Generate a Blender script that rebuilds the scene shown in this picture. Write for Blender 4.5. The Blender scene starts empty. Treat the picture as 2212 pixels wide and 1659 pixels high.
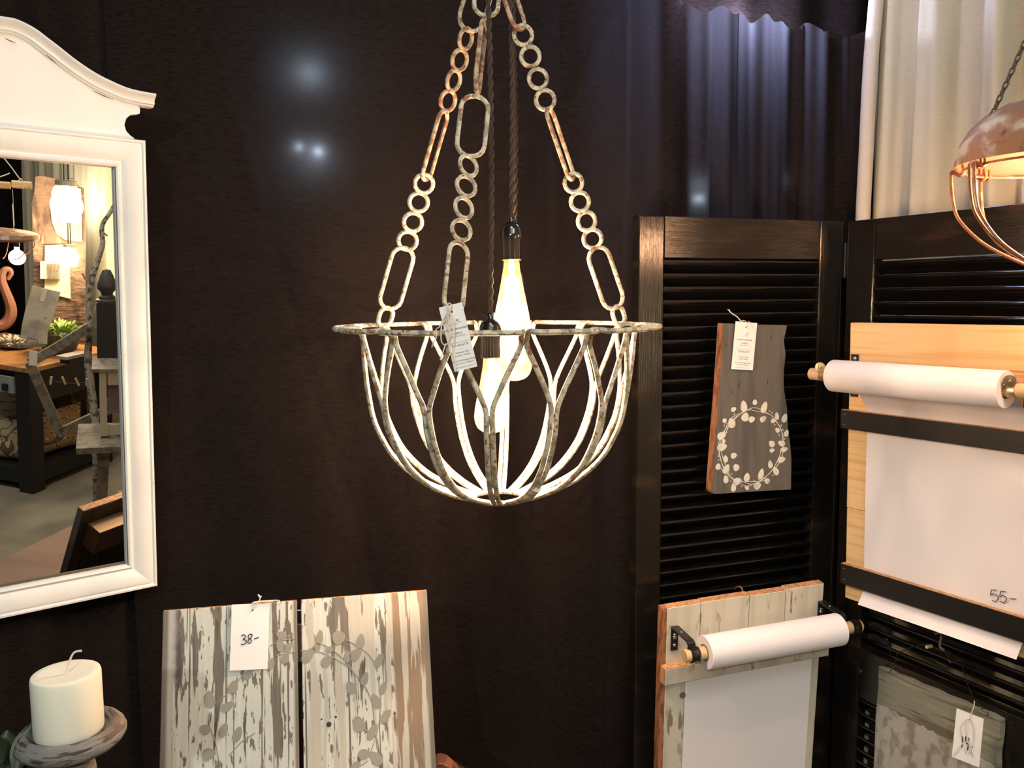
import bpy, bmesh, math, random
from mathutils import Vector, Matrix
random.seed(7)
PI = math.pi
col = bpy.context.scene.collection
# ------------------------------------------------------------------ camera
W, H, F = 2212, 1659, 1790.0
PITCH, ROLL = math.radians(5.77), 0.0068
CAM = Vector((0, 0, 1.62))
fwd = Vector((0, math.cos(PITCH), -math.sin(PITCH)))
r0 = Vector((1, 0, 0)); u0 = r0.cross(fwd)
RT = r0 * math.cos(ROLL) - u0 * math.sin(ROLL); UP = RT.cross(fwd)
cd = bpy.data.cameras.new('camera'); cam = bpy.data.objects.new('camera', cd); col.objects.link(cam)
cd.sensor_width = 36; cd.lens = F / W * 36; cd.clip_start = 0.02; cd.clip_end = 60
cam.matrix_world = Matrix(((RT.x, UP.x, -fwd.x, CAM.x), (RT.y, UP.y, -fwd.y, CAM.y), (RT.z, UP.z, -fwd.z, CAM.z), (0, 0, 0, 1)))
sc = bpy.context.scene; sc.camera = cam
sc.view_settings.view_transform = 'Standard'; sc.view_settings.look = 'None'
sc.view_settings.gamma = 1; sc.view_settings.use_curve_mapping = False
sc.view_settings.exposure = 0.0
sc.render.engine = 'CYCLES'
sc.cycles.use_denoising = True
sc.cycles.max_bounces = 8; sc.cycles.transparent_max_bounces = 12
sc.cycles.sample_clamp_indirect = 6; sc.cycles.caustics_reflective = False; sc.cycles.caustics_refractive = False
w = bpy.data.worlds.new('world'); sc.world = w; w.use_nodes = True
w.node_tree.nodes['Background'].inputs[0].default_value = (0.75, 0.8, 0.85, 1)
w.node_tree.nodes['Background'].inputs[1].default_value = 0.05

def ray(x, y): return RT * ((x - W / 2) / F) + UP * (-(y - H / 2) / F) + fwd
def at(x, y, Y):
    d = ray(x, y); return CAM + d * (Y / d.y)

def lamp(name, kind, loc, power, color, size=0.05, target=None, spot=None, blend=0.3):
    d = bpy.data.lights.new(name, kind); o = bpy.data.objects.new(name, d); col.objects.link(o)
    o.location = loc; d.energy = power; d.color = color
    if kind == 'AREA': d.size = size
    else: d.shadow_soft_size = size
    if spot: d.spot_size = spot; d.spot_blend = blend
    if target is not None:
        o.rotation_euler = (Vector(target) - Vector(loc)).to_track_quat('-Z', 'Y').to_euler()
    return o
WARM = (1.0, 0.73, 0.56)
# lights of the hall, the last an added fill: a booth spotlight up front left, a soft fluorescent field over the aisle
lamp('booth_spotlight', 'SPOT', (-0.55, -1.9, 2.62), 135, (0.92, 1.0, 0.92), 0.04, (-0.50, 1.25, 1.15), math.radians(46), 0.35)
lamp('hall_light', 'AREA', (0.5, -1.2, 3.6), 24, (0.90, 0.95, 1.0), 1.6, (0.3, 1.2, 1.0))
lamp('hall_light_right', 'AREA', (0.1, 0.1, 3.4), 14, (1.0, 0.90, 0.78), 0.7, (1.2, 1.2, 1.6))
lamp('hall_light_cool', 'POINT', at(1600, -90, 1.80), 6, (0.60, 0.64, 1.0), 0.02)
lamp('added_aisle_fill', 'AREA', (1.0, -0.5, 3.0), 26, (1.0, 0.93, 0.75), 0.8, (1.7, -0.9, 0.2))  # added fill, brightens the mirrored floor and the cushions under the table

# ------------------------------------------------------------------ helpers
def crspline(P, n=6, closed=False):
    P = [Vector(p) for p in P]; out = []; N = len(P)
    rng = range(N) if closed else range(N - 1)
    for i in rng:
        a = P[(i - 1) % N] if closed or i > 0 else P[0]; b = P[i]; c = P[(i + 1) % N]
        d = P[(i + 2) % N] if closed or i + 2 < N else P[-1]
        for k in range(n):
            t = k / n
            out.append(0.5 * ((2 * b) + (c - a) * t + (2 * a - 5 * b + 4 * c - d) * t * t + (3 * b - a - 3 * c + d) * t ** 3))
    if not closed: out.append(P[-1])
    return out

class MB:
    def __init__(s): s.v = []; s.f = []
    def box(s, x0, x1, y0, y1, z0, z1):
        b = len(s.v)
        s.v += [(x, y, z) for x in (x0, x1) for y in (y0, y1) for z in (z0, z1)]
        s.f += [[b + i for i in q] for q in ((0, 1, 3, 2), (4, 6, 7, 5), (0, 4, 5, 1), (2, 3, 7, 6), (0, 2, 6, 4), (1, 5, 7, 3))]
        return s
    def hexa(s, P):
        """8 points: bottom quad then top quad"""
        b = len(s.v); s.v += [tuple(p) for p in P]
        s.f += [[b + i for i in q] for q in ((3, 2, 1, 0), (4, 5, 6, 7), (0, 1, 5, 4), (1, 2, 6, 5), (2, 3, 7, 6), (3, 0, 4, 7))]
        return s
    def beam(s, p, q, w, h, up=(0, 0, 1)):
        p, q = Vector(p), Vector(q); d = (q - p).normalized(); a = d.cross(Vector(up)).normalized() * w / 2
        b = a.normalized().cross(d) * h / 2
        return s.hexa([p - a - b, p + a - b, p + a + b, p - a + b, q - a - b, q + a - b, q + a + b, q - a + b])
    def tube(s, pts, r, seg=8, closed=False, flat=None, r_fn=None):
        pts = [Vector(p) for p in pts]; n = len(pts); b0 = len(s.v)
        t0 = (pts[1] - pts[0]).normalized()
        nx = t0.orthogonal().normalized() if flat is None else Vector(flat)
        for i, p in enumerate(pts):
            if closed: t = (pts[(i + 1) % n] - pts[i - 1])
            else: t = pts[min(i + 1, n - 1)] - pts[max(i - 1, 0)]
            t = t.normalized() if t.length > 1e-9 else t0
            nx = nx - t * nx.dot(t)
            nx = nx.normalized() if nx.length > 1e-9 else t.orthogonal().normalized()
            ny = t.cross(nx)
            rr = r_fn(i / max(1, n - 1)) * r if r_fn else r
            for k in range(seg):
                a = 2 * PI * k / seg
                s.v.append(tuple(p + nx * (rr * math.cos(a)) + ny * (rr * math.sin(a))))
        m = n if closed else n - 1
        for i in range(m):
            for k in range(seg):
                a = b0 + i * seg + k; c = b0 + i * seg + (k + 1) % seg
                d = b0 + ((i + 1) % n) * seg + (k + 1) % seg; e = b0 + ((i + 1) % n) * seg + k
                s.f.append([a, c, d, e])
        if not closed:
            s.f.append([b0 + k for k in range(seg)][::-1]); s.f.append([b0 + (n - 1) * seg + k for k in range(seg)])
        return s
    def lathe(s, prof, c=(0, 0, 0), seg=32, axis='z', wob=None, cap=True):
        b0 = len(s.v); n = len(prof)
        for j, (r, z) in enumerate(prof):
            for k in range(seg):
                a = 2 * PI * k / seg; rr = r * (wob(a, j) if wob else 1)
                p = (rr * math.cos(a), rr * math.sin(a), z)
                if axis == 'x': p = (z, rr * math.cos(a), rr * math.sin(a))
                if axis == 'y': p = (rr * math.cos(a), z, rr * math.sin(a))
                s.v.append((p[0] + c[0], p[1] + c[1], p[2] + c[2]))
        for j in range(n - 1):
            for k in range(seg):
                s.f.append([b0 + j * seg + k, b0 + j * seg + (k + 1) % seg, b0 + (j + 1) * seg + (k + 1) % seg, b0 + (j + 1) * seg + k])
        if cap and prof[0][0] > 1e-5: s.f.append([b0 + k for k in range(seg)][::-1])
        if cap and prof[-1][0] > 1e-5: s.f.append([b0 + (n - 1) * seg + k for k in range(seg)])
        return s
    def prism(s, poly, y0, y1):
        """polygon in (x,z), extruded y0..y1 (y0 = front)"""
        b = len(s.v); n = len(poly)
        s.v += [(x, y0, z) for x, z in poly] + [(x, y1, z) for x, z in poly]
        s.f.append([b + i for i in range(n)][::-1]); s.f.append([b + n + i for i in range(n)])
        for i in range(n): s.f.append([b + i, b + (i + 1) % n, b + n + (i + 1) % n, b + n + i])
        return s
    def grid(s, fn, nu, nv):
        b = len(s.v)
        for j in range(nv + 1):
            for i in range(nu + 1): s.v.append(tuple(fn(i / nu, j / nv)))
        for j in range(nv):
            for i in range(nu):
                a = b + j * (nu + 1) + i; s.f.append([a, a + 1, a + nu + 2, a + nu + 1])
        return s
    def text(s, string, size, cx, cz, y=0, ang=0, shear=0):
        cu = bpy.data.curves.new('lettering', 'FONT'); cu.body = string; cu.size = size; cu.align_x = 'CENTER'; cu.resolution_u = 2; cu.shear = shear
        o = bpy.data.objects.new('lettering_tmp', cu); col.objects.link(o)
        bpy.context.view_layer.update()
        me = bpy.data.meshes.new_from_object(o.evaluated_get(bpy.context.evaluated_depsgraph_get()))
        b = len(s.v); ca, sa = math.cos(ang), math.sin(ang)
        for v in me.vertices:
            s.v.append((cx + v.co.x * ca - v.co.y * sa, y, cz + v.co.x * sa + v.co.y * ca))
        for p in me.polygons: s.f.append([b + i for i in p.vertices])
        bpy.data.objects.remove(o); bpy.data.meshes.remove(me); bpy.data.curves.remove(cu)
        return s
    def build(s, name, mat, parent=None, smooth=False, bevel=0, mat4=None):
        me = bpy.data.meshes.new(name)
        v = s.v if mat4 is None else [tuple(mat4 @ Vector(p)) for p in s.v]
        me.from_pydata(v, [], s.f)
        bm = bmesh.new(); bm.from_mesh(me); bmesh.ops.recalc_face_normals(bm, faces=bm.faces); bm.to_mesh(me); bm.free()
        me.materials.append(mat)
        if smooth:
            for p in me.polygons: p.use_smooth = True
            try: me.set_sharp_from_angle(angle=math.radians(40))
            except Exception: pass
        o = bpy.data.objects.new(name, me); col.objects.link(o)
        if parent: o.parent = parent
        if bevel:
            m = o.modifiers.new('bevel', 'BEVEL'); m.width = bevel; m.segments = 2; m.limit_method = 'ANGLE'
        return o

def tag(o, label, cat, group=None, kind=None):
    if label: o['label'] = label
    if cat: o['category'] = cat
    if group: o['group'] = group
    if kind: o['kind'] = kind
    return o
def thing(name, label, cat, loc=(0, 0, 0), mat4=None, group=None, kind=None):
    o = bpy.data.objects.new(name, None); col.objects.link(o); o.empty_display_size = 0.05
    if mat4 is not None: o.matrix_world = mat4
    else: o.location = loc
    return tag(o, label, cat, group, kind)

class Fr:
    """a real plane in the booth: x along its width, z up it, -y towards the viewer"""
    def __init__(s, O, yaw, lean=0, roll=0):
        yaw, lean, roll = map(math.radians, (yaw, lean, roll))
        cu = Vector((math.cos(yaw), math.sin(yaw), 0)); n = Vector((math.sin(yaw), -math.cos(yaw), 0))
        v = Vector((0, 0, 1)) * math.cos(lean) + n * math.sin(lean)
        s.u = cu * math.cos(roll) + v * math.sin(roll); s.v = v * math.cos(roll) - cu * math.sin(roll)
        s.n = s.u.cross(s.v); s.O = Vector(O); a = -s.n
        s.M = Matrix(((s.u.x, a.x, s.v.x, s.O.x), (s.u.y, a.y, s.v.y, s.O.y), (s.u.z, a.z, s.v.z, s.O.z), (0, 0, 0, 1)))
    def uv(s, px, py, d=0):
        r = ray(px, py); P = s.O + s.n * d; t = (P - CAM).dot(s.n) / r.dot(s.n); p = CAM + r * t - s.O
        return p.dot(s.u), p.dot(s.v)
    def L(s, px, py, d=0):
        u, v = s.uv(px, py, d); return Vector((u, -d, v))

# ------------------------------------------------------------------ materials
def mat(name, base, rough=0.6, layers=(), bumps=(), metal=0, coat=0, spec=0.5, sss=0, sheen=0, seed=0):
    m = bpy.data.materials.new(name); m.use_nodes = True; nt = m.node_tree; N = nt.nodes; Lk = nt.links
    bs = N['Principled BSDF']; bs.inputs['Roughness'].default_value = rough; bs.inputs['Metallic'].default_value = metal
    bs.inputs['Specular IOR Level'].default_value = spec
    if coat: bs.inputs['Coat Weight'].default_value = coat; bs.inputs['Coat Roughness'].default_value = 0.15
    if sss: bs.inputs['Subsurface Weight'].default_value = sss; bs.inputs['Subsurface Radius'].default_value = (0.02, 0.015, 0.01); bs.inputs['Subsurface Scale'].default_value = 1
    if sheen: bs.inputs['Sheen Weight'].default_value = sheen
    tc = N.new('ShaderNodeTexCoord')
    def noise(scale, st, det=4, dist=0, off=0):
        mp = N.new('ShaderNodeMapping'); mp.inputs['Scale'].default_value = st
        mp.inputs['Location'].default_value = (seed * 1.7 + off, seed * 2.3 + off * .7, seed * 0.9)
        Lk.new(tc.outputs['Object'], mp.inputs[0])
        n = N.new('ShaderNodeTexNoise'); n.inputs['Scale'].default_value = scale; n.inputs['Detail'].default_value = det
        n.inputs['Distortion'].default_value = dist
        Lk.new(mp.outputs[0], n.inputs['Vector']); return n.outputs['Fac']
    def rng(sock, lo, hi):
        r = N.new('ShaderNodeMapRange'); r.interpolation_type = 'SMOOTHSTEP'
        r.inputs[1].default_value = min(lo, hi); r.inputs[2].default_value = max(lo, hi)
        if lo > hi: r.inputs[3].default_value = 1; r.inputs[4].default_value = 0
        Lk.new(sock, r.inputs[0]); return r.outputs[0]
    cur = None
    for k, l in enumerate(layers):
        kind, c = l[0], l[1]
        if kind == 'n':
            _, _, scale, st, lo, hi = l[:6]; fac = rng(noise(scale, st, l[6] if len(l) > 6 else 5, l[7] if len(l) > 7 else 0, k * 3.1), lo, hi)
        elif kind in 'xyz':
            sp = N.new('ShaderNodeSeparateXYZ'); Lk.new(tc.outputs['Object'], sp.inputs[0])
            v = sp.outputs['xyz'.index(kind)]
            if len(l) > 4:   # ragged by noise
                ad = N.new('ShaderNodeMath'); ad.operation = 'MULTIPLY_ADD'; ad.inputs[1].default_value = l[4]
                Lk.new(noise(l[5], l[6], 5, 0, k), ad.inputs[0]); Lk.new(v, ad.inputs[2]); v = ad.outputs[0]
            fac = rng(v, l[2], l[3])
        mx = N.new('ShaderNodeMix'); mx.data_type = 'RGBA'
        if cur is None: mx.inputs[6].default_value = (*base, 1)
        else: Lk.new(cur, mx.inputs[6])
        mx.inputs[7].default_value = (*c, 1); Lk.new(fac, mx.inputs[0]); cur = mx.outputs[2]
    if cur is None: bs.inputs['Base Color'].default_value = (*base, 1)
    else: Lk.new(cur, bs.inputs['Base Color'])
    prev = None
    for k, (scale, st, strength, dist) in enumerate(bumps):
        b = N.new('ShaderNodeBump'); b.inputs['Strength'].default_value = strength; b.inputs['Distance'].default_value = dist
        Lk.new(noise(scale, st, 5, 0, 7 + k), b.inputs['Height'])
        if prev: Lk.new(prev, b.inputs['Normal'])
        prev = b.outputs[0]
    if prev: Lk.new(prev, bs.inputs['Normal'])
    return m
def emit(name, c, s):
    m = bpy.data.materials.new(name); m.use_nodes = True; bs = m.node_tree.nodes['Principled BSDF']
    bs.inputs['Base Color'].default_value = (0, 0, 0, 1); bs.inputs['Emission Color'].default_value = (*c, 1); bs.inputs['Emission Strength'].default_value = s
    return m
def thin_glass(name, tint, gloss=0.12, haze=0.0, haze_col=(1, .6, .3)):
    m = bpy.data.materials.new(name); m.use_nodes = True; nt = m.node_tree; N = nt.nodes; L = nt.links
    N.remove(N['Principled BSDF']); out = N['Material Output']
    tr = N.new('ShaderNodeBsdfTransparent'); tr.inputs[0].default_value = (*tint, 1)
    gl = N.new('ShaderNodeBsdfGlossy'); gl.inputs['Roughness'].default_value = 0.03
    lw = N.new('ShaderNodeLayerWeight'); lw.inputs[0].default_value = 0.35
    mp = N.new('ShaderNodeMath'); mp.operation = 'MULTIPLY_ADD'; mp.inputs[1].default_value = 0.75; mp.inputs[2].default_value = gloss * 0.4
    L.new(lw.outputs['Facing'], mp.inputs[0])
    pw = N.new('ShaderNodeMath'); pw.operation = 'POWER'; pw.inputs[1].default_value = 2.5; L.new(mp.outputs[0], pw.inputs[0])
    mx = N.new('ShaderNodeMixShader'); L.new(pw.outputs[0], mx.inputs[0]); L.new(tr.outputs[0], mx.inputs[1]); L.new(gl.outputs[0], mx.inputs[2])
    last = mx
    if haze:
        tl = N.new('ShaderNodeBsdfTranslucent'); tl.inputs[0].default_value = (*haze_col, 1)
        m2 = N.new('ShaderNodeMixShader'); m2.inputs[0].default_value = haze; L.new(mx.outputs[0], m2.inputs[1]); L.new(tl.outputs[0], m2.inputs[2]); last = m2
    L.new(last.outputs[0], out.inputs[0]); return m
def cloth(name, c, trans, tcol, rough=0.9, weave=900, bump=0.25, spk=0.6):
    m = mat(name, c, rough, spec=0.03, bumps=((weave * .35, (0.25, 0.25, 1.6), bump, 0.0006), (3.5, (1.2, 1, .35), 0.35, 0.02)),
            layers=(('n', tuple(x * spk for x in c), 260, (0.3, 0.3, 1.8), 0.45, 0.62, 3),))
    nt = m.node_tree; N = nt.nodes; L = nt.links
    tl = N.new('ShaderNodeBsdfTranslucent'); tl.inputs[0].default_value = (*tcol, 1)
    mx = N.new('ShaderNodeMixShader'); mx.inputs[0].default_value = trans
    L.new(N['Principled BSDF'].outputs[0], mx.inputs[1]); L.new(tl.outputs[0], mx.inputs[2]); L.new(mx.outputs[0], N['Material Output'].inputs[0])
    return m

WHT = (0.80, 0.77, 0.70)
M_iron = mat('chippy_cream_iron', (0.58, 0.52, 0.39), 0.62, (
    ('n', (0.30, 0.29, 0.22), 75, (1, 1, 1), 0.46, 0.58), ('n', (0.26, 0.12, 0.055), 110, (1, 1, 1), 0.555, 0.63, 6), ('n', (0.07, 0.045, 0.03), 240, (1, 1, 1), 0.64, 0.70, 3)),
    bumps=((260, (1, 1, 1), 0.6, 0.0012),))
M_rustlink = mat('rusty_cream_iron', (0.48, 0.38, 0.26), 0.68, (
    ('n', (0.27, 0.12, 0.055), 80, (1, 1, 1), 0.44, 0.60), ('n', (0.08, 0.045, 0.03), 220, (1, 1, 1), 0.62, 0.69, 3)), bumps=((260, (1, 1, 1), 0.6, 0.0012),))
M_rust = mat('rusty_dome_iron', (0.30, 0.155, 0.09), 0.6, (('n', (0.52, 0.46, 0.38), 14, (1, 1, 1.3), 0.50, 0.62, 8), ('n', (0.12, 0.05, 0.025), 40, (1, 1, 1), 0.58, 0.7)), bumps=((90, (1, 1, 1), 0.4, 0.002),))
M_rustwire = mat('rust_wire', (0.30, 0.12, 0.06), 0.45, (('n', (0.42, 0.30, 0.2), 60, (1, 1, 1), 0.5, 0.7),), metal=0.3, bumps=((300, (1, 1, 1), 0.3, 0.0006),))
M_bake = mat('dark_bakelite', (0.012, 0.010, 0.009), 0.18, coat=0.6, spec=0.6)
M_cord = mat('brown_twisted_cord', (0.055, 0.033, 0.022), 0.85, bumps=((900, (1, 1, .3), 0.5, 0.0005),))
M_fil = emit('glowing_filament', (1.0, 0.74, 0.42), 60)
M_bulbglass = thin_glass('amber_bulb_glass', (1.0, 0.93, 0.82), 0.25, 0.06, (1.0, 0.62, 0.28))
M_jarglass = thin_glass('jar_glass', (0.97, 0.98, 0.97), 0.2, 0.10, (1, 0.97, 0.9))
M_brass = mat('brass', (0.62, 0.47, 0.29), 0.38, metal=1)
M_black = mat('glossy_black_shutter_paint', (0.0080, 0.0065, 0.0052), 0.17, (('n', (0.026, 0.015, 0.010), 5, (1, 1, 3), 0.52, 0.7),),
              bumps=((70, (6, 1, 0.15), 0.45, 0.0013), (30, (1, 1, 1), 0.10, 0.001)), spec=0.5)
M_blackh = mat('glossy_black_rail_paint', (0.010, 0.0075, 0.0058), 0.19, (('n', (0.035, 0.020, 0.012), 6, (.6, 1, 3), 0.50, 0.7), ('n', (0.12, 0.085, 0.06), 26, (0.6, 1, 1), 0.69, 0.71, 8)),
               bumps=((70, (0.15, 1, 6), 0.5, 0.0013), (34, (1, 1, 1), 0.12, 0.001)), spec=0.5)
M_slat = mat('glossy_black_slat_paint', (0.0045, 0.0040, 0.0035), 0.13, bumps=((40, (0.3, 2, 2), 0.12, 0.001),), spec=0.7)
M_bracket = mat('black_metal_bracket', (0.010, 0.010, 0.011), 0.32, spec=0.5)
M_tape = mat('black_tape', (0.006, 0.006, 0.006), 0.2, bumps=((160, (1, 1, 1), 0.8, 0.002),))
M_screw = mat('zinc_screw', (0.6, 0.58, 0.55), 0.3, metal=1)
M_paper = mat('white_paper', (0.78, 0.74, 0.765), 0.85, bumps=((3, (1, 1, 1), 0.12, 0.02),))
M_card = mat('white_card', (0.80, 0.78, 0.77), 0.8)
M_ink = mat('black_ink', (0.02, 0.02, 0.025), 0.6)
M_inkg = mat('grey_ink', (0.30, 0.28, 0.28), 0.7)
M_string = mat('cream_twine', (0.72, 0.64, 0.52), 0.9, bumps=((700, (1, 1, 1), 0.5, 0.0006),))
M_pine = mat('raw_pine', (0.72, 0.49, 0.25), 0.55, (('n', (0.62, 0.38, 0.16), 9, (0.25, 1, 9), 0.48, 0.62), ('n', (0.42, 0.24, 0.10), 5, (0.5, 1, 22), 0.66, 0.74)), bumps=((20, (0.3, 1, 14), 0.12, 0.001),))
M_pinev = mat('cut_pine_edge', (0.55, 0.29, 0.13), 0.65, (('n', (0.30, 0.14, 0.06), 30, (3, 6, .5), 0.45, 0.62),), bumps=((90, (1, 1, 1), 0.3, 0.001),))
M_dowel = mat('beech_dowel', (0.68, 0.48, 0.27), 0.5, (('n', (0.60, 0.39, 0.2), 20, (0.2, 1, 1), 0.45, 0.6),))
M_blackbat = mat('satin_black_batten', (0.008, 0.0075, 0.007), 0.5, spec=0.35, bumps=((90, (.3, 1, 3), 0.25, 0.0006),))
M_mirror_white = mat('distressed_white_frame', (0.84, 0.83, 0.80), 0.42, (
    ('n', (0.74, 0.73, 0.71), 3, (1, 1, 1), 0.42, 0.7), ('n', (0.22, 0.14, 0.09), 42, (1, 1, 1), 0.735, 0.76, 8)), bumps=((40, (1, 1, 1), 0.10, 0.001),), coat=0.1)
M_wornline = mat('worn_dark_line', (0.16, 0.12, 0.09), 0.7)
M_glass = mat('mirror_glass', (0.86, 0.86, 0.84), 0.0, metal=1)
M_wax = mat('ivory_wax', (0.80, 0.78, 0.66), 0.38, sss=0.35)
M_greywood = mat('weathered_grey_wood', (0.19, 0.18, 0.17), 0.75, (('n', (0.045, 0.033, 0.026), 26, (1, 1, 7), 0.50, 0.58), ('n', (0.20, 0.15, 0.11), 9, (1, 1, 4), 0.52, 0.68)), bumps=((50, (1, 1, 7), 0.7, 0.004),))
M_leafd = mat('dark_succulent_leaf', (0.016, 0.028, 0.011), 0.5, (('n', (0.03, 0.042, 0.015), 18, (1, 1, 1), 0.45, 0.65),), coat=0.2)
M_walnut = mat('reddish_brown_wood', (0.20, 0.075, 0.04), 0.5, (('n', (0.09, 0.03, 0.018), 16, (1, 1, 9), 0.45, 0.6),), bumps=((30, (1, 1, 8), 0.5, 0.002),))
M_darkwood = mat('brown_wood', (0.16, 0.085, 0.05), 0.6, (('n', (0.12, 0.06, 0.035), 5, (3, 1, 1), 0.4, 0.7),))
M_greypaint = mat('charcoal_painted_wood', (0.105, 0.095, 0.085), 0.6, (('n', (0.075, 0.068, 0.062), 7, (5, 1, .5), 0.45, 0.62), ('n', (0.035, 0.025, 0.02), 22, (3, 1, .6), 0.70, 0.73)), bumps=((60, (6, 1, .4), 0.3, 0.001),))
M_edgewood = mat('sawn_brown_edge', (0.33, 0.135, 0.06), 0.7, (('n', (0.16, 0.06, 0.03), 50, (2, 2, .6), 0.45, 0.6),), bumps=((120, (1, 1, 1), 0.6, 0.002),))
M_leafw = mat('white_painted_leaf', (0.62, 0.60, 0.53), 0.7, (('n', (0.40, 0.39, 0.35), 60, (1, 1, 1), 0.5, 0.75),))
M_leafg = mat('greige_painted_leaf', (0.26, 0.25, 0.21), 0.7)
def plankmat(name, seed, edges, extra=()):
    return mat(name, (0.155, 0.135, 0.115), 0.75, (
        ('n', (0.085, 0.07, 0.058), 30, (2.2, 1, .18), 0.48, 0.62),
        ('n', (0.52, 0.54, 0.49), 26, (1.7, 1, 0.13), 0.445, 0.462, 10, 0.22),
        ('n', (0.13, 0.11, 0.09), 36, (4, 1, 0.05), 0.585, 0.61, 3),
        ('n', (0.155, 0.135, 0.115), 120, (1.4, 1, 0.3), 0.585, 0.61, 4)) + tuple(extra) + tuple(edges),
        bumps=((40, (3, 1, .2), 0.5, 0.0018),), seed=seed)
def chipmat(name, seed, c=(0.60, 0.55, 0.44)):
    return mat(name, c, 0.6, (('n', (0.36, 0.33, 0.27), 55, (1, 1, .35), 0.60, 0.66, 6),('n', tuple(x * .78 for x in c), 5, (5, 1, 0.5), 0.42, 0.68), ('n', (0.24, 0.19, 0.14), 16, (2.5, 1, 0.5), 0.635, 0.655, 9), ('n', (0.25, 0.15, 0.09), 7, (2, 1, 0.7), 0.68, 0.695, 9)),
               bumps=((45, (4, 1, .3), 0.35, 0.0012),), seed=seed)
M_conc = mat('concrete_floor', (0.26, 0.235, 0.18), 0.55, (('n', (0.17, 0.15, 0.11), 2.2, (1, 1, 1), 0.4, 0.7),), bumps=((30, (1, 1, 1), 0.1, 0.002),))
M_blackcloth = cloth('sheer_black_curtain_cloth', (0.0160, 0.0112, 0.0096), 0.10, (0.28, 0.29, 0.33))
M_palecloth = cloth('unbleached_muslin', (0.56, 0.51, 0.385), 0.12, (0.5, 0.47, 0.36), weave=500, bump=0.12, spk=0.93)

# ------------------------------------------------------------------ setting: floor and curtains
tag(MB().box(-4, 6, -5, 4, -0.05, 0).build('floor', M_conc), None, None, kind='structure')
tag(MB().box(-4, 6, 4, 4.08, 0, 4).build('wall_back', mat('dark_hall_wall', (0.05, 0.05, 0.055), 0.9)), None, None, kind='structure')

def smooth(x): x = max(0, min(1, x)); return x * x * (3 - 2 * x)
YB = 2.05
YL = lambda x: 1.80 + 0.25 * x
def on_backdrop(px, py):
    r = ray(px, py); k = 1.80 / (r.y - 0.25 * r.x); return CAM + r * k
def black_fold(x, z):
    d = 0.010 * math.sin(x * 9 + 1.3) + 0.0035 * math.sin(x * 19 + 0.6 * math.sin(z * 2)) + 0.0012 * math.sin(x * 41 + z * 1.5)
    d += 0.004 * math.sin(z * 3 + x * 5)
    # deep pleats on the right
    k = smooth((x - 0.02) / 0.30)
    ph = x * 40 + 2.3 * math.sin(x * 9 + 1) + 0.5 * math.sin(z * 1.7 + x * 4)
    s = math.sin(ph)
    d += k * (0.017 * (math.copysign(abs(s) ** 0.5, s)) + 0.006 * math.sin(ph * 2.3 + 1 + z))
    # one standing pleat on the left
    d -= 0.012 * smooth((z - 1.6) / .4) * math.exp(-((x + 0.765 + 0.01 * (z - 2)) / 0.02) ** 2) * 0
    # slanting tension creases around the sheet
    d += 0.004 * math.exp(-(((x + 0.2) - (z - 1.3) * 0.45) / 0.012) ** 2) + 0.003 * math.exp(-(((x + 0.42) + (z - 1.5) * 0.25) / 0.01) ** 2)
    return d
def top_z(x):
    # the curtain's gathered top sags to the right and is scalloped
    a = on_backdrop(1430, 0); b = on_backdrop(1650, 42); c = on_backdrop(1850, 72)
    if x < a.x: base = a.z + 0.02 + (a.x - x) * 0.5
    elif x < b.x: base = a.z + (b.z - a.z) * (x - a.x) / (b.x - a.x)
    else: base = b.z + (c.z - b.z) * (x - b.x) / (c.x - b.x)
    return min(base, 2.75) + 0.006 * math.sin(x * 80 + 4.6 * math.sin(x * 9 + 1))
def backdrop(x0, x1, fn, nz=90, dens=260):
    def g(u, v):
        x = x0 + (x1 - x0) * u; zt = top_z(x); z = 0.01 + (zt - 0.01) * v
        return (x, YL(x) + fn(x, z), z)
    return MB().grid(g, int((x1 - x0) * dens), nz)
XL, XM, XR = -0.76, -0.04, 0.855
o = backdrop(XL, XM + .0, black_fold).build('black_curtain', M_blackcloth, smooth=True)
tag(o, 'sheer black curtain behind the mirror and sign, left half of the backdrop', 'curtain', 'black backdrop curtains')
o = backdrop(XM, XR, black_fold).build('black_curtain', M_blackcloth, smooth=True)
tag(o, 'sheer black curtain with deep pleats behind the left shutter, right half of the backdrop', 'curtain', 'black backdrop curtains')
def plain(P, Q, z1, fn, nu=160, nz=40, z0=0.01):
    P, Q = Vector(P), Vector(Q); d = (Q - P); n = Vector((d.y, -d.x, 0)).normalized()
    def g(u, v):
        p = P + d * u + n * fn(u * d.length, v * z1); return (p.x, p.y, z0 + (z1 - z0) * v)
    return MB().grid(g, nu, nz)
tag(plain((XL, YL(XL) + .01, 0), (-1.80, 0.74, 0), 3.0, lambda s, z: 0.02 * math.sin(s * 22) + 0.008 * math.sin(s * 57 + z)).build('black_curtain', M_blackcloth, smooth=True),
    'black curtain hanging along the left side behind the white mirror', 'curtain', 'black backdrop curtains')
tag(plain((0.05, 2.02, 0), (1.05, 2.19, 0), 3.1, lambda s, z: 0.012 * math.sin(s * 40)).build('black_curtain', M_blackcloth, smooth=True),
    'dark curtain layer seen above the sagging top of the pleated black curtain', 'curtain', 'black backdrop curtains')
# lamps of the next booth shining through the sheer cloth
for px, py, d, p in ((665, 162, 0.034, 0.30), (648, 320, 0.009, 0.06), (688, 330, 0.011, 0.13), (672, 352, 0.04, 0.12), (1511, 428, 0.012, 0.10), (1511, 395, 0.022, 0.05), (1706, 386, 0.02, 0.018)):
    q = on_backdrop(px, py); lamp('light_behind_curtain', 'POINT', (q.x, YL(q.x) + black_fold(q.x, q.z) + d, q.z), p, (0.78, 0.92, 1.0), 0.006)

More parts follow.
